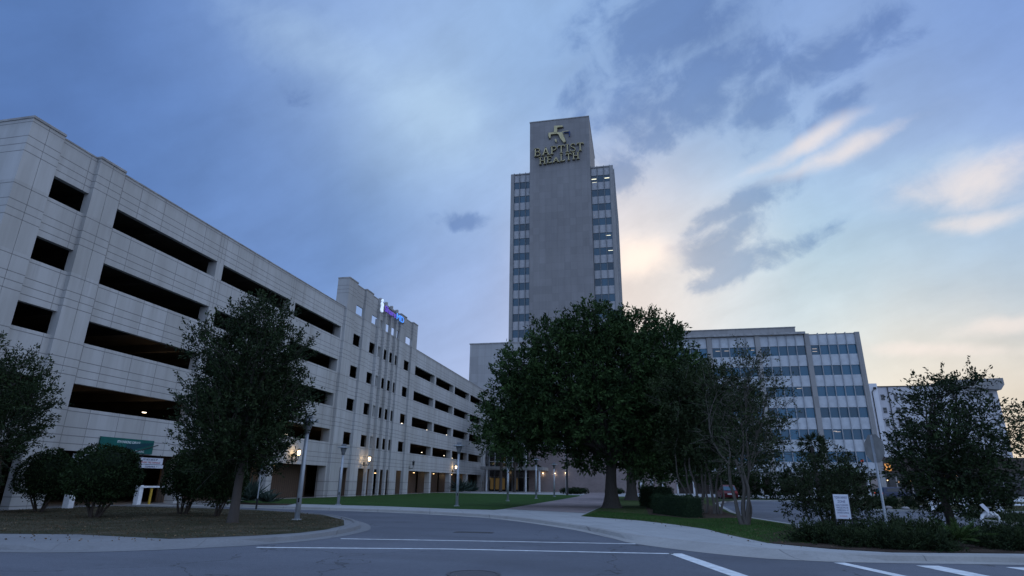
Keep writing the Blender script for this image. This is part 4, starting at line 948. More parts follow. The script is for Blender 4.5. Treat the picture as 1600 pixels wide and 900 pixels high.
# ================================================================ vegetation
def unit(rng, n):
    v = rng.standard_normal((n,3)); return v/np.linalg.norm(v, axis=1, keepdims=True)
def leaves_mesh(name, P, Dr, Ln, Wd, m, rng, parent=None, tintv=None):
    """rhombic leaves: P base points, Dr directions"""
    n = len(P); s = np.cross(Dr, unit(rng, n)); s /= (np.linalg.norm(s, axis=1, keepdims=True)+1e-9)
    up = np.cross(s, Dr)
    L = Ln[:,None]; W = Wd[:,None]
    v0 = P; v1 = P+Dr*L*.45+s*W*.5+up*L*.04; v2 = P+Dr*L; v3 = P+Dr*L*.45-s*W*.5+up*L*.04
    V = np.stack([v0,v1,v2,v3], 1).reshape(-1,3); F = np.arange(4*n).reshape(-1,4)
    return raw_object(name, V, F, m, parent, False, tintv if tintv is not None else rng.random(n))
def spray_set(B, rng, dens, L, per, leaf, up=.35, inner=.35, spread=.12, droop=0.0, ratio=.42):
    """B: ellipsoids (cx,cy,cz,rx,ry,rz). Returns leaf arrays and spray segments"""
    Ps=[];Ds=[];Ls=[];Ts=[];S=[]
    for (cx,cy,cz,rx,ry,rz) in B:
        area = 4*math.pi*((rx*ry)**1.6/3+(rx*rz)**1.6/3+(ry*rz)**1.6/3)**(1/1.6)
        n = max(6, int(area*dens)); u = unit(rng, n)
        # clump: thin out by a random low frequency field so that gaps open
        ph = rng.uniform(0, 6.28, 3); fld = np.sin(u[:,0]*5+ph[0])+np.sin(u[:,1]*5+ph[1])+np.sin(u[:,2]*6+ph[2])
        keep = rng.random(n) < np.clip(.80+.35*fld, .12, 1); u = u[keep]; fld = fld[keep]; n = len(u)
        rr = np.where(rng.random(n) < inner, rng.uniform(.25,.8,n), rng.uniform(.78,1.0,n))
        p = np.array([cx,cy,cz])+u*np.array([rx,ry,rz])*rr[:,None]
        d = u*np.array([1,1,.8])+unit(rng,n)*.55+np.array([0,0,up-droop]); d /= np.linalg.norm(d,axis=1,keepdims=True)
        ln = L*rng.uniform(.55,1.25,n)
        bt = np.clip(.35+.25*fld/1.7+rng.standard_normal(n)*.16, 0, 1)
        S += list(zip(p, p+d*ln[:,None]))
        k = per
        tt = rng.random((n,k))**.8
        q = p[:,None,:]+d[:,None,:]*(ln[:,None]*tt)[:,:,None]+rng.standard_normal((n,k,3))*spread*L*(1.25-tt[:,:,None]*.8)
        ld = d[:,None,:]*.8+rng.standard_normal((n,k,3))*.62; ld /= np.linalg.norm(ld,axis=2,keepdims=True)
        Ps.append(q.reshape(-1,3)); Ds.append(ld.reshape(-1,3)); Ls.append((leaf*rng.uniform(.6,1.3,(n,k))).ravel()); Ts.append(np.clip(np.repeat(bt,k)+rng.standard_normal(n*k)*.14,0,1))
    return np.concatenate(Ps),np.concatenate(Ds),np.concatenate(Ls),np.concatenate(Ts),S
def limb(mb, a, b, r0, r1, rng, wob=.12, n=6, seg=6):
    a = np.array(a,float); b = np.array(b,float); L = np.linalg.norm(b-a); pts=[]; rs=[]
    o1 = rng.standard_normal(3)*wob*L; 
    for i in range(seg+1):
        t = i/seg; w_ = math.sin(math.pi*t); pts.append(tuple(a+(b-a)*t+o1*w_*.5+np.array([0,0,.10*L*w_])+rng.standard_normal(3)*.012*L*(0<i<seg))); rs.append(r0+(r1-r0)*t**.8)
    mb.tube(pts, rs, n, cap=False); return pts
def tree(name, label, cat, base, fork, tr, B, lm, bm_, seed, dens=4, L=.9, per=16, leaf=.2, up=.35, inner=.35, trunks=None, twigs=.3, lean=(0,0), group=None, flare=1.5, limbr=.45, ratio=.42, spread=.12, droop=0):
    rng = np.random.default_rng(seed); t = thing(name, label, cat, base, group)
    Bl = [(x-base[0], y-base[1], z-base[2], a, b, c) for (x,y,z,a,b,c) in B]
    P,Dd,Ln,T,S = spray_set(Bl, rng, dens, L, per, leaf, up, inner, spread, droop)
    leaves_mesh('crown', P, Dd, Ln, Ln*ratio, lm, rng, t, T)
    mb = MB(); tl = trunks or [((0,0),(lean[0],lean[1]),fork,tr)]
    tips = []
    for (b0, b1, h, r) in tl:
        pts = []; rs = []
        for i in range(12):
            f = i/11; w1_ = .035*h*(math.sin(4.1*f+seed+b0[0]*17)+.6*math.sin(9*f+b0[0]*31+b1[1]*7)); w2_ = .03*h*math.cos(5*f+seed+b0[0]*23)
            if not trunks: w1_ *= .4; w2_ *= .4
            w1_ *= min(1, f*3); w2_ *= min(1, f*3)
            pts.append((b0[0]+(b1[0]-b0[0])*f+w1_, b0[1]+(b1[1]-b0[1])*f+w2_, -.1+(h+.1)*f)); rs.append(r*(1+(flare-1)*math.exp(-f*7))*(1-.3*f))
        mb.tube(pts, rs, 12, cap=False); tips.append((pts, rs))
    mb.build('trunk', bm_, t, True)
    mb = MB(); fine = MB()
    for i, (cx,cy,cz,a,b,c) in enumerate(Bl):
        pts, rs = min(tips, key=lambda q: (q[0][-1][0]-cx)**2+(q[0][-1][1]-cy)**2)
        k = -1 if cz > pts[-1][2]+.2 else -2 - int(rng.random()*2); st = pts[k]; r0 = rs[k]*limbr
        q = limb(mb, st, (cx,cy,cz), r0*1.2, r0*.45, rng)
        for j in range(5):
            u = unit(rng,1)[0]; e = (cx+u[0]*a*.85, cy+u[1]*b*.85, cz+abs(u[2])*c*.8-.1*c); s0 = q[int(rng.integers(2,7))]
            limb(mb, s0, e, r0*.4, r0*.08, rng, .15, 5, 4)
    mb.build('branches', bm_, t, True)
    idx = rng.permutation(len(S))[:int(len(S)*twigs)]
    for i in idx: fine.tube([tuple(S[i][0]), tuple(S[i][1])], [.012*L*1.3,.004], 3, cap=False)
    if fine.v: fine.build('twigs', bm_, t)
    return t
def bl(L, Y, ys=.9, off=0, seed=0, jit=.5):
    r = random.Random(seed); return [(x, Y+r.uniform(-jit,jit)*max(a,c)*1.2+off, z, a, max(a,c)*ys, c) for (x,z,a,c) in L]
OAK = [(0.9,12.4,.9,.8),(-5.3,11.0,1.9,1.75),(-2.64,11.84,2.46,1.81),(-0.17,11.97,1.97,1.5),(1.7,10.3,2.12,1.91),(2.83,8.29,1.86,1.84),(-7.5,8.9,1.85,1.7),(-9.35,7.05,1.67,1.64),(-8.62,4.75,1.89,1.85),(-5.46,7.12,3.31,2.48),(-1.47,7.72,3.41,2.91),(1.82,5.75,2.25,1.91),(-3.32,4.1,2.54,1.69),(0.05,3.89,2.66,1.74),(-10.24,5.41,0.93,1.34),(-6.37,5.17,1.99,1.53)]
def shrink(L, k): return [(x,z,a*k,c*k) for x,z,a,c in L]
def big_blobs(L, Y, seed):
    B = bl(shrink(L,.86), Y, 1.0, 0, seed, .7)
    # fill the volume front and back so that the crown is a real round crown
    r = random.Random(seed+1)
    for (x,z,a,c) in L:
        if a > 1.8: B.append((x+r.uniform(-.5,.5), Y+r.choice((-1,1))*r.uniform(1.8,3.2), z*.97, a*.75, a*.7, c*.75))
    return B
tree('live_oak', 'largest oak with a broad dark crown and thick dark trunk beside the brick path', 'tree', (-1.95,41.2,.12), 3.2, .42, big_blobs(OAK,41.2,3)+[(-4.2,39.2,8.6,2.6,1.8,2.2),(-.6,39.0,8.8,2.6,1.8,2.2),(1.6,39.4,7.0,2.0,1.6,2.0),(-2.4,38.8,6.2,2.8,1.8,1.7),(.6,39.6,4.9,2.0,1.6,1.2),(-2.6,40.6,10.6,2.2,1.8,1.6),(-6.6,40,7.4,1.9,1.6,1.9)], L_oak, B_oak, 11, dens=5.6, L=.95, per=21, leaf=.25, twigs=.25, flare=1.9)
tree('live_oak', 'second oak standing behind the largest oak with its trunk to the right', 'tree', (-1.0,62,.12), 3.5, .5, big_blobs([(0.92,8.85,3.77,3.6),(5.3,8.8,3.36,3.21),(6.26,5.68,3.28,2.78),(1.92,4.76,3.66,2.48),(-2.5,7,3.2,2.8)],62,5), L_oak, B_oak, 12, dens=2.8, L=1.2, per=20, leaf=.36, twigs=.1, flare=1.7)
for i, (x, y, lab, L) in enumerate(((-22.4,98,'oak in front of the lobby glass, leftmost of the pair with bare brown trunks',[(-22.5,11.63,2.91,4.05),(-20.35,7.9,3.4,2.6),(-24.5,8.5,2.5,2.5)]),(-20.5,100,'oak in front of the lobby glass, right one of the pair with bare brown trunks',[(-18.36,12.59,3.58,4.2),(-15.8,9.61,2.51,2.94)]))):
    tree('live_oak', lab, 'tree', (x,y,.12), 6.0, .26, big_blobs(L,y,20+i), L_oak, B_elm, 30+i, dens=1.3, L=1.2, per=16, leaf=.42, twigs=0, flare=1.2)
# crape myrtles
tree('crape_myrtle', 'pale multi trunk myrtle at the left of the myrtle group behind the box hedge', 'tree', (3.2,36.5,.12), 3.2, .10, bl([(3.71,5.89,1.45,1.72),(2.83,4.04,1.51,1.3),(4.69,6.63,1.2,1.6),(3.6,7.4,.9,.9),(2.4,6.6,1.3,1.5),(3.6,3.6,1.3,.9)],36.8,1.0,0,6), L_myrtle, B_myrtle, 41, dens=8.5, L=.8, per=20, leaf=.19, trunks=[((-.3,0),(-.8,.3),2.6,.06),((-.1,.1),(-.3,0),3.0,.07),((.1,0),(.2,.3),3.4,.075),((.25,-.1),(.55,-.1),3.0,.06),((-.5,.1),(-1.1,.1),2.4,.055)], flare=1.4, limbr=.7)
tree('crape_myrtle', 'pale multi trunk myrtle beside the dark red car', 'tree', (4.05,36.0,.12), 2.8, .09, bl([(5.3,5.2,1.6,1.7),(4.63,3.44,1.53,1.23),(6.0,3.62,1.4,1.2),(6.3,4.9,1.2,1.3),(5.6,6.7,1.0,1.2)],36,1.0,0,7), L_myrtle, B_myrtle, 42, dens=8.5, L=.8, per=20, leaf=.18, trunks=[((-.2,0),(-.3,.2),2.9,.075),((0,.1),(.2,0),3.1,.07),((.12,0),(.45,.2),2.6,.06)], flare=1.4, limbr=.7)
tree('crape_myrtle', 'nearest pale twisted trunk myrtle with sparse leaves and bare twigs on the grass verge', 'tree', (3.95,26.4,.12), 2.2, .13, bl([(4.66,5.66,.91,1.26),(5.33,4.7,.97,1.14),(4.11,4.17,.98,1.14),(5.3,3.37,.8,.84),(4.95,6.64,.42,.8),(4.21,2.73,1.26,.78),(5.6,5.6,.7,.7),(3.3,5.2,.8,.9),(3.4,3.6,.9,.9)],26.6,1.0,0,8), L_myrtle, B_myrtle, 43, dens=8.5, L=.62, per=10, leaf=.12, twigs=.9, trunks=[((-.08,0),(-.5,.1),2.3,.075),((.02,.05),(.0,.2),2.5,.085),((.08,0),(.25,0),2.4,.07),((.12,.08),(.42,.2),2.0,.05)], flare=1.6, limbr=.75)
# big shrub and right hand trees
tree('large_shrub', 'big loose dark shrub behind the white tow sign', 'shrub', (6.7,24.5,.13), .5, .07, bl([(6.16,1.61,.91,.86),(7.2,1.36,.85,.71),(6.72,2.47,.70,.50),(7.71,1.9,.51,.45),(6.72,.9,1.2,.45),(5.6,1.0,.5,.5)],24.5,1.0,0,9), L_bush, B_shrub, 51, dens=26, L=.34, per=20, leaf=.095, twigs=.5, trunks=[((-.2,0),(-.5,0),1.0,.05),((0,0),(0,.2),1.2,.06),((.2,0),(.6,0),1.0,.05)])
RT = [(11.5,4.95,1.05,.50),(10.55,4.34,.75,.5),(9.95,3.32,.50,.30),(11.32,3.43,1.5,1.02),(12.5,3.9,.7,.5),(11.9,5.3,.5,.3),(10.9,5.1,.4,.25),(10.85,2.1,1.45,.83),(11.75,2.11,.88,.91),(10.85,1.15,1.2,.47),(9.65,2.2,.62,.40),(11.0,3.0,1.3,.8),(11.2,1.6,1.4,.7)]
tree('spreading_tree', 'dark spreading tree behind the cycad with branches reaching over the white building', 'tree', (10.6,24.9,.13), 1.9, .15, bl(RT,24.9,1.0,0,10), L_elm, B_oak, 52, dens=11.5, L=.7, per=26, leaf=.125, up=.25, twigs=.4, flare=1.4)
tree('spreading_tree', 'tree cut off by the right edge of the picture', 'tree', (16.9,30.5,.13), 1.4, .13, bl([(16.6,4.3,.8,.8),(16.6,2.7,.9,1.0),(15.8,1.5,.7,.5),(17.6,3.6,1.1,1.2),(17.8,2.0,1.2,1.0)],30.5,1.0,0,11), L_elm, B_oak, 53, dens=6, L=.6, per=16, leaf=.14, up=.2, twigs=.4)
# left trees
TL = [(-15.2,2.15,1.1,.42),(-14.2,2.1,.9,.4),(-15.09,7.3,1.15,.75),(-13.69,7.37,.9,.75),(-16.33,6.27,1.05,.9),(-14.4,5.83,1.79,1.16),(-12.78,6.03,.92,.86),(-16.86,4.63,1.0,.82),(-14.38,4.11,2.01,1.1),(-12.9,4.5,.95,.8),(-13.1,3.9,.60,.32),(-15.53,2.94,1.55,.75),(-13.9,2.82,1.2,.62)]
tree('young_elm', 'upright feathery tree on the dry grass island in front of the garage', 'tree', (-14.35,19.95,.12), 2.6, .17, bl([(-14.45+(x+14.45)*(.70+.045*(7.4-z)),z,a*(.78+.03*(7.4-z)),c*.9) for x,z,a,c in TL]+[(-14.4,5.0,1.3,1.4),(-14.6,3.6,1.5,.9),(-14.2,2.6,1.2,.6)],19.9,.95,0,12), L_elm, B_elm, 61, dens=16, L=.85, per=32, leaf=.125, up=.85, twigs=.5, flare=1.3, limbr=.55, spread=.085)
T0 = [(-26.16,5.6,1.15,1.12),(-24.72,5.29,1.05,.88),(-23.82,4.22,.83,.74),(-25.66,3.72,1.63,1.28),(-24.61,2.57,1.33,.8),(-23.91,3.32,1.0,.6),(-28.23,4.27,2.04,1.95)]
tree('young_elm', 'feathery tree cut off by the left edge of the picture', 'tree', (-26.4,18.4,.12), 2.2, .17, bl([(x,z,a*.86,c*.86) for x,z,a,c in T0],19.5,.9,-.4,13), L_elm, B_elm, 62, dens=17, L=.8, per=32, leaf=.12, up=.6, twigs=.35, limbr=.55, spread=.085)
# far greenery across the side road
for i, (x, y, s, lab) in enumerate(((15.2,80,1.0,'tall dark bush across the side road, middle of the three'),(18.6,78,.85,'dark bush across the side road, rightmost of the three'),(12.2,83,.95,'dark bush across the side road beside the dark red car'))):
    tree('far_bush', lab, 'bush', (x,y,.13), .8, .1, [(x,y,2.4*s,2.7*s,2.2,2.2*s),(x+1.4,y+.3,1.7*s,1.8*s,1.6,1.6*s),(x-1.3,y,1.6*s,1.7*s,1.6,1.5*s)], L_shrub, B_shrub, 70+i, dens=4, L=.6, per=14, leaf=.26, twigs=0, group='bushes across the side road')
for i, (x, y, lab) in enumerate(((2.5,84,'dark tree in the gloom behind the row of white posts, left one'),(8.0,86,'dark tree in the gloom behind the row of white posts, right one'),(23,84,'dark tree in front of the white panelled office block'),(27.8,95,'tree beside the lit restaurant'),(45,75,'large tree behind the right hand trees'))):
    tree('background_tree', lab, 'tree', (x,y,.12), 2.2, .2, [(x,y,4.0,3.2,2.6,2.2),(x-1.8,y,3.2,2.2,2,1.8),(x+1.8,y+.5,3.4,2.3,2,1.8)] if i < 2 else [(x,y,3.0,2.4,2.0,1.8),(x+1.3,y,2.4,1.8,1.6,1.4)], L_oak, B_oak, 80+i, dens=2.6, L=.8, per=14, leaf=.34, twigs=0, group='background trees')
# cabbage palm
t = thing('cabbage_palm', 'small round headed palm rising above the big shrub', 'palm', (15.5,60,.12)); rng = np.random.default_rng(77)
mb = MB(); mb.tube([(0,0,0),(.05,0,2.5),(0,0,5.0)], [.22,.17,.16], 10); mb.build('trunk', B_oak, t, True)
P=[];Dd=[];Ln=[]
for i in range(46):
    u = unit(rng,1)[0]; u[2] = u[2]*.8+.15; u /= np.linalg.norm(u); c = np.array([0,0,5.0])+u*.75
    for j in range(16):
        d = u+rng.standard_normal(3)*.42; d[2] -= .15; P.append(c+rng.standard_normal(3)*.05); Dd.append(d/np.linalg.norm(d)); Ln.append(rng.uniform(.5,.85))
Ln = np.array(Ln); leaves_mesh('fronds', np.array(P), np.array(Dd), Ln, Ln*.12, L_palm, rng, t)

# clipped round shrubs
def clipped(name, label, base, B, seed, dens=420, leaf=.085, lm=L_shrub, stems=7, group=None):
    rng = np.random.default_rng(seed); t = thing(name, label, 'shrub', base, group)
    P=[];Dd=[];T=[]
    mbc = MB()
    for (cx,cy,cz,rx,ry,rz) in B:
        cx -= base[0]; cy -= base[1]; cz -= base[2]
        n = int(4*math.pi*rx*rz*dens); u = unit(rng,n); u = u[(u[:,2] > -.62) | (rng.random(n) < .35)]; n = len(u)
        ph = rng.uniform(0,6.28,4)
        bumpy = 1+.02*np.sin(u[:,0]*7+ph[0])+.04*np.sin(u[:,1]*8+ph[1])+.04*np.sin(u[:,2]*9+ph[2])+.03*np.sin(u[:,0]*17+u[:,2]*13+ph[3])
        low = np.where(u[:,2] < -.55, rng.uniform(.6,.95,n), 1.0)      # ragged underside
        rr = bumpy*low*(1-np.abs(rng.standard_normal(n))*.09)+(rng.random(n)<.05)*rng.uniform(0,.09,n)
        P.append(np.array([cx,cy,cz])+u*np.array([rx,ry,rz])*rr[:,None]); d = u*.7+unit(rng,n)*.9; d /= np.linalg.norm(d,axis=1,keepdims=True); Dd.append(d)
        T.append(np.clip(.4+.2*np.sin(u[:,0]*9+ph[0])*np.sin(u[:,2]*8+ph[1])+rng.standard_normal(n)*.2,0,1))
        # dense inner foliage
        n2 = n//3; u2 = unit(rng,n2); P.append(np.array([cx,cy,cz])+u2*np.array([rx,ry,rz])*(rng.uniform(.45,.9,n2))[:,None]); Dd.append(unit(rng,n2)); T.append(rng.random(n2)*.4)
        ring = 10
        mbc.tube([(cx,cy,cz-rz*.55),(cx,cy,cz-rz*.3),(cx,cy,cz+rz*.2),(cx,cy,cz+rz*.6),(cx,cy,cz+rz*.84)], [rx*.2,rx*.6,rx*.74,rx*.56,rx*.2], ring)
    P = np.concatenate(P); Dd = np.concatenate(Dd); T = np.concatenate(T); Ln = leaf*rng.uniform(.7,1.5,len(P))
    leaves_mesh('foliage', P, Dd, Ln, Ln*.55, lm, rng, t, T); mbc.build('inner_growth', lm, t, True)
    mb = MB()
    for i in range(stems):
        a = rng.uniform(0,6.28); (cx,cy,cz,rx,ry,rz) = B[i%len(B)]; cx -= base[0]; cy -= base[1]; cz -= base[2]
        limb(mb, (cx*.5+.12*math.cos(a), cy*.5+.12*math.sin(a), -.05), (cx+rx*.5*math.cos(a), cy+ry*.5*math.sin(a), cz-rz*.3), rng.uniform(.03,.055), .02, rng, .1, 6, 5)
    mb.build('stems', B_shrub, t, True); return t
GSH = 'clipped round shrubs at the garage entry'
clipped('round_shrub', 'round clipped shrub at the far left, partly behind the feathery tree', (-25.84,22.6,.12), [(-25.9,22.6,1.55,1.20,1.15,1.18)], 91, group=GSH)
clipped('round_shrub', 'largest round clipped shrub in front of the green garage sign', (-20.8,20.5,.12), [(-20.85,20.5,1.62,1.36,1.3,1.24)], 92, group=GSH)
clipped('round_shrub', 'round clipped shrub just left of the feathery tree on the island', (-19.6,23.7,.12), [(-19.5,23.7,1.62,1.02,1.1,1.24)], 93, group=GSH)
clipped('round_shrub', 'round clipped shrub directly behind the trunk of the feathery tree', (-17.4,23.0,.12), [(-17.45,23.0,1.55,1.10,1.1,1.20)], 94, group=GSH)
for i, (x, lab) in enumerate(((16.75,'leftmost small dark ball shrub on the far planter edge'),(17.25,'second small dark ball shrub on the far planter edge'),(18.15,'third small dark ball shrub on the far planter edge'),(19.25,'rightmost small dark ball shrub on the far planter edge'))):
    clipped('ball_shrub', lab, (x,51,.13), [(x,51,.55,.5,.45,.45)], 100+i, 150, .11, group='small ball shrubs on the far planter', stems=2)
# box hedges
def hedge(label, poly, h, seed, dens=420, leaf=.055):
    rng = np.random.default_rng(seed); bx, by = poly[0]; t = thing('box_hedge', label, 'hedge', (bx,by,.12), 'box hedges on the oak verge')
    P=[];N_=[]; n = len(poly)
    for i in range(n):
        a = np.array(poly[i]); b = np.array(poly[(i+1)%n]); L = np.linalg.norm(b-a); k = int(L*h*dens); s = rng.random(k); z = rng.random(k)*h; nn = np.array([(b-a)[1], -(b-a)[0]])/L
        q = a+(b-a)*s[:,None]; P.append(np.column_stack([q, z])); N_.append(np.tile([nn[0],nn[1],0],(k,1)))
    x0,y0 = np.min(poly,0); x1,y1 = np.max(poly,0); k = int((x1-x0)*(y1-y0)*dens); q = np.column_stack([rng.uniform(x0,x1,k), rng.uniform(y0,y1,k)])
    ins = np.ones(k,bool)
    for i in range(n):
        a = np.array(poly[i]); b = np.array(poly[(i+1)%n]); ins &= ((b-a)[0]*(q[:,1]-a[1])-(b-a)[1]*(q[:,0]-a[0])) > 0
    q = q[ins]; P.append(np.column_stack([q, np.full(len(q),h)])); N_.append(np.tile([0,0,1.],(len(q),1)))
    P = np.concatenate(P); N_ = np.concatenate(N_)
    P += N_*(.03*np.sin(P[:,0]*9+P[:,2]*7)+.03*np.sin(P[:,1]*8)+rng.standard_normal(len(P))*.03)[:,None]-np.array([bx,by,0])
    d = N_*.7+unit(rng,len(P))*.8; d /= np.linalg.norm(d,axis=1,keepdims=True); Ln = leaf*rng.uniform(.7,1.4,len(P))
    leaves_mesh('foliage', P, d, Ln, Ln*.55, L_hedge, rng, t, np.clip(.35+.15*np.sin(P[:,0]*5)+rng.standard_normal(len(P))*.2,0,1))
    c = np.mean(poly,0); pin = [tuple(c+(np.array(p)-c)*.93-np.array([bx,by])) for p in poly]; mb = MB(); mb.prism(pin, 'z', 0, h*.96); mb.build('inner_growth', L_hedge, t); return t
hedge('clipped box hedge on the grass verge beside the concrete walk', [(.45,34.9),(2.1,30.7),(2.85,31.1),(1.35,35.3)], .92, 111)
hedge('clipped box hedge farther back beside the oak trunk', [(-.2,47.0),(.7,41.0),(2.0,41.3),(1.3,47.3)], 1.25, 112, 260, .08)

# junipers along the walk
def juniper_proto(seed, r, h):
    rng = np.random.default_rng(seed); P=[];Dd=[];Ln=[];T=[]; mb = MB()
    for i in range(150):
        a = rng.uniform(0,6.283); e = rng.uniform(.12,1.25); d = np.array([math.cos(a)*math.cos(e), math.sin(a)*math.cos(e), math.sin(e)*h/r*1.1]); L = rng.uniform(.55,1.0)*r
        b = rng.standard_normal(3)*np.array([.22,.22,.03])*r
        k = 42; tt = rng.uniform(.15,1,k); q = b+d*L*tt[:,None]+rng.standard_normal((k,3))*.035; q[:,2] = np.abs(q[:,2]) - .06*(tt**2)*L
        dd = d*.9+rng.standard_normal((k,3))*.5+np.array([0,0,.25]); dd /= np.linalg.norm(dd,axis=1,keepdims=True)
        P.append(q); Dd.append(dd); Ln.append(rng.uniform(.05,.11,k)); T.append(np.clip(rng.normal(.35,.15)+(tt-.6)*.5+rng.standard_normal(k)*.1,0,1))
    return np.concatenate(P),np.concatenate(Dd),np.concatenate(Ln),np.concatenate(T)
protos = []
for s, (r, h) in enumerate(((.85,.62),(.95,.72),(.8,.8))):
    P,Dd,Ln,T = juniper_proto(120+s, r, h); rng = np.random.default_rng(s)
    t = thing('juniper', '', 'shrub', (0,0,0)); leaves_mesh('foliage', P, Dd, Ln, Ln*.34, L_jun, rng, t, T)
    mb = MB()
    for i in range(7):
        a = i*.9; limb(mb, (0,0,-.05), (r*.6*math.cos(a), r*.6*math.sin(a), .25*h), .025, .008, rng, .1, 5, 4)
    mb.build('stems', B_shrub, t); protos.append(t)
JP = [(4.75,19.2,1.0),(5.35,18.4,.8),(6.15,18.0,.85),(7.0,18.0,.9),(9.3,18.9,.95),(10.2,19.0,.95),(5.7,19.2,.8),(6.5,19.1,.95),(7.5,19.2,1.05),(8.9,20.3,.9),(9.8,20.4,1.0),(10.8,20.6,1.0),(5.3,20.5,.9),(6.3,20.6,.9),(7.3,20.8,1.05),(11.4,19.5,1.0),(12.3,20.1,1.0),(13.4,20.4,1.05),(12.0,21.8,1.0),(14.6,21.2,1.0)]
rowof = [0 if y < 19.3 else (1 if y < 20.7 else 2) for (x,y,s) in JP]
RN = ('front row beside the concrete walk','middle row of the bed','back row of the bed'); ON = ('first','second','third','fourth','fifth','sixth','seventh','eighth','ninth','tenth','eleventh','twelfth')
JL = []
for i, (x,y,s) in enumerate(JP):
    k = sorted([j for j in range(len(JP)) if rowof[j] == rowof[i]], key=lambda j: JP[j][0]).index(i)
    JL.append('bright green juniper at the left end of the bed by the grass' if i == 0 else 'low dark spreading juniper, %s from the left in the %s' % (ON[k], RN[rowof[i]]))
used = [False]*3
for i, (x, y, s) in enumerate(JP):
    k = i%3; o = protos[k] if not used[k] else copy_tree(protos[k]); used[k] = True
    o.location = (x,y,.12); o.rotation_euler[2] = i*1.3; o.scale = (s,s,s*1.0)
    o['label'] = JL[i]; o['group'] = 'junipers along the walk'
# cycad with stiff fronds
t = thing('cycad', 'yellow green cycad with stiff arching fronds between the junipers', 'cycad', (8.15,18.9,.12)); rng = np.random.default_rng(5)
P=[];Dd=[];Ln=[]; mb = MB()
for i in range(26):
    a = i*2.4; e = rng.uniform(.35,1.2); L = rng.uniform(.75,1.05); d = np.array([math.cos(a)*math.cos(e),math.sin(a)*math.cos(e),math.sin(e)])
    pts = [np.array([0,0,.12])+d*L*f+np.array([0,0,-.28*f*f*L]) for f in np.linspace(0,1,9)]; mb.tube([tuple(p) for p in pts], [.012]*8+[.004], 4, cap=False)
    sd = np.cross(d,[0,0,1.]); sd /= np.linalg.norm(sd)+1e-6
    for f in np.linspace(.15,1,30):
        c = np.array([0,0,.12])+d*L*f+np.array([0,0,-.28*f*f*L])
        for s in (-1,1): v = sd*s+d*.55+np.array([0,0,.25]); P.append(c); Dd.append(v/np.linalg.norm(v)); Ln.append(.19*(1-.55*f))
mb.build('frond_stems', L_cycad, t); Ln = np.array(Ln); leaves_mesh('fronds', np.array(P), np.array(Dd), Ln, Ln*.11, L_cycad, rng, t)
mb = MB(); mb.cyl(0,0,-.05,.2,.12,.1,10); mb.build('trunk', B_shrub, t)
# spiky plants near the garage
def spiky(name, label, loc, n, L, wd, seed, lm):
    rng = np.random.default_rng(seed); t = thing(name, label, 'plant', loc); u = unit(rng,n); u[:,2] = np.abs(u[:,2])*.9+.12; u /= np.linalg.norm(u,axis=1,keepdims=True)
    leaves_mesh('leaves', rng.standard_normal((n,3))*np.array([.12,.12,.03])*L+np.array([0,0,.12*L]), u, L*rng.uniform(.6,1.05,n), np.full(n,wd), lm, rng, t); return t
spiky('agave', 'large grey green agave beside the garage driveway', (-24.9,35.9,.13), 110, 1.75, .13, 1, L_yucca)
spiky('agave', 'smaller dark agave right of the large one', (-23.3,35.6,.13), 80, 1.0, .09, 2, L_yucca)
spiky('yucca', 'dark yucca clump against the garage bays, left one', (-26.6,89.5,.13), 160, 2.3, .16, 3, L_yucca)
spiky('yucca', 'dark yucca clump against the garage bays, right one', (-26.4,94,.13), 130, 1.9, .16, 4, L_yucca)
for i, (x, y, lab) in enumerate(((-10.6,90,'low dark planting at the left foot of the brick wall'),(-9.9,95,'low dark planting beside the brick path'),(-4.6,98,'low dark planting right of the brick path'))):
    clipped('low_shrub', lab, (x,y,.13), [(x,y,.55,1.1,.9,.5),(x+1.1,y+.4,.5,.9,.8,.45)], 130+i, 80, .16, group='low shrubs at the brick wall', stems=2)
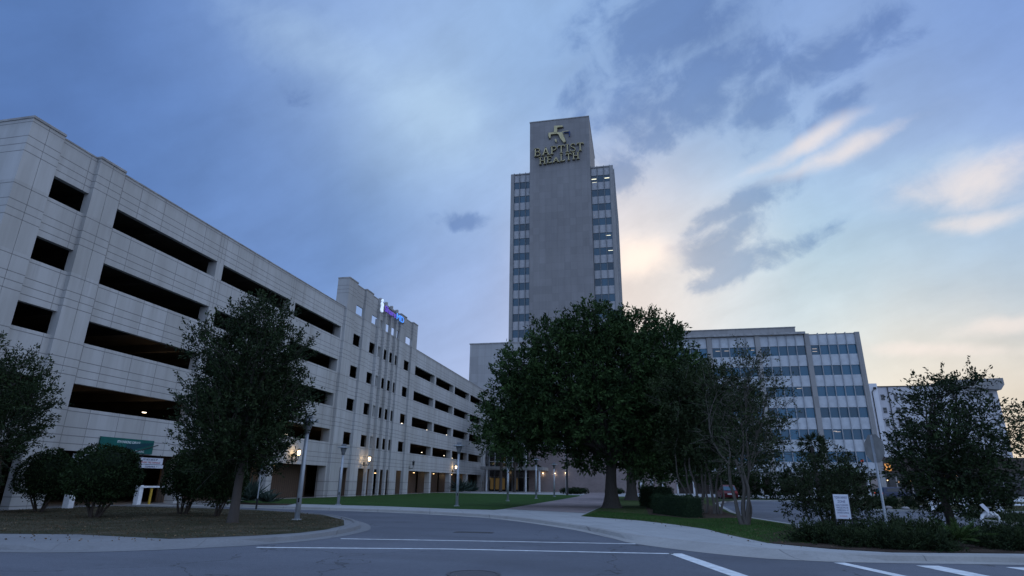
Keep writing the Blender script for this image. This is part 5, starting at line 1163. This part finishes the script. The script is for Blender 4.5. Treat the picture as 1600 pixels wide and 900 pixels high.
# grass blades on the nearer turf and tall straw grass in the far planter (uncountable)
def pin(poly, q):
    c = np.zeros(len(q), bool); n = len(poly)
    for i in range(n):
        x0,y0 = poly[i]; x1,y1 = poly[(i+1)%n]
        m = ((y0 > q[:,1]) != (y1 > q[:,1])) & (q[:,0] < (x1-x0)*(q[:,1]-y0)/((y1-y0) if y1 != y0 else 1e-9)+x0); c ^= m
    return c
def blades(name, poly, n, h, wd, m, seed, z=.12, label=None):
    rng = np.random.default_rng(seed); a = np.array(poly); q = np.column_stack([rng.uniform(a[:,0].min(),a[:,0].max(),n), rng.uniform(a[:,1].min(),a[:,1].max(),n)]); q = q[pin(poly,q)]; n = len(q)
    f = .5+.5*np.sin(q[:,0]*1.7+1)*np.sin(q[:,1]*1.3); hh = h*rng.uniform(.4,1.2,n)*(.7+.5*f)
    d = np.column_stack([rng.standard_normal(n)*.5, rng.standard_normal(n)*.5, np.ones(n)]); d /= np.linalg.norm(d,axis=1,keepdims=True)
    o = leaves_mesh(name, np.column_stack([q, np.full(n,z)]), d, hh, np.full(n,wd), m, rng, None, np.clip(f*.6+rng.random(n)*.5,0,1)); return kind(o,'stuff')
blades('dry_grass', [(-30,13.5),(-17.06,14.05),(-15.1,14.55),(-13.3,14.4),(-11.97,14.35),(-10.6,15.8),(-10.0,17.0),(-9.95,18.4),(-10.3,20.3),(-11.7,23.0),(-14,25.6),(-16.6,27.2),(-22,28.6),(-28.4,28.7),(-28.4,19.5),(-30,19)], 90000, .055, .012, L_grass, 7)
blades('green_grass', [(-2.8,30.2),(-0.14,27.8),(1.2,25.7),(2.2,23.5),(2.55,21.7),(3.35,18.7),(4.6,18.6),(5.3,24),(5.6,27.6),(4.6,32),(2.2,30),(.4,33),(-2.4,36)], 60000, .06, .014, L_ggrass, 8)
rng = np.random.default_rng(44)
q = np.column_stack([rng.uniform(-30,-9.5,2600), rng.uniform(11.5,28,2600)]); q = q[pin([(-30,12.2),(-17,12.6),(-13.5,12.6),(-11.5,13.6),(-10.3,15.8),(-9.9,18.4),(-11.4,23),(-16,27.4),(-30,28)], q)]
q2 = np.column_stack([rng.uniform(-3,9,900), rng.uniform(17.3,40,900)]); q2 = q2[pin([(-2.8,29.6),(1.6,23),(3.0,17.6),(5.8,16.6),(8.8,17.4),(5.4,24),(5.0,38),(-2.5,40)], q2)]
q = np.vstack([q, q2]); n = len(q); dd = np.column_stack([rng.standard_normal(n), rng.standard_normal(n), rng.uniform(0,.4,n)]); dd /= np.linalg.norm(dd,axis=1,keepdims=True)
kind(leaves_mesh('fallen_leaves', np.column_stack([q, np.full(n,.142)]), dd, rng.uniform(.04,.08,n), rng.uniform(.025,.05,n), leaf_mat('dry_leaf', (.05,.032,.018), (.17,.12,.07)), rng), 'stuff')
blades('tall_grass', [(17.2,52),(20.6,52),(30,53.5),(34,60),(19,62)], 5000, .9, .05, L_straw, 9)
blades('tall_grass', [(17,34),(39,36.5),(39,44),(20,43),(17,39)], 9000, .35, .05, L_jun, 10, .13)
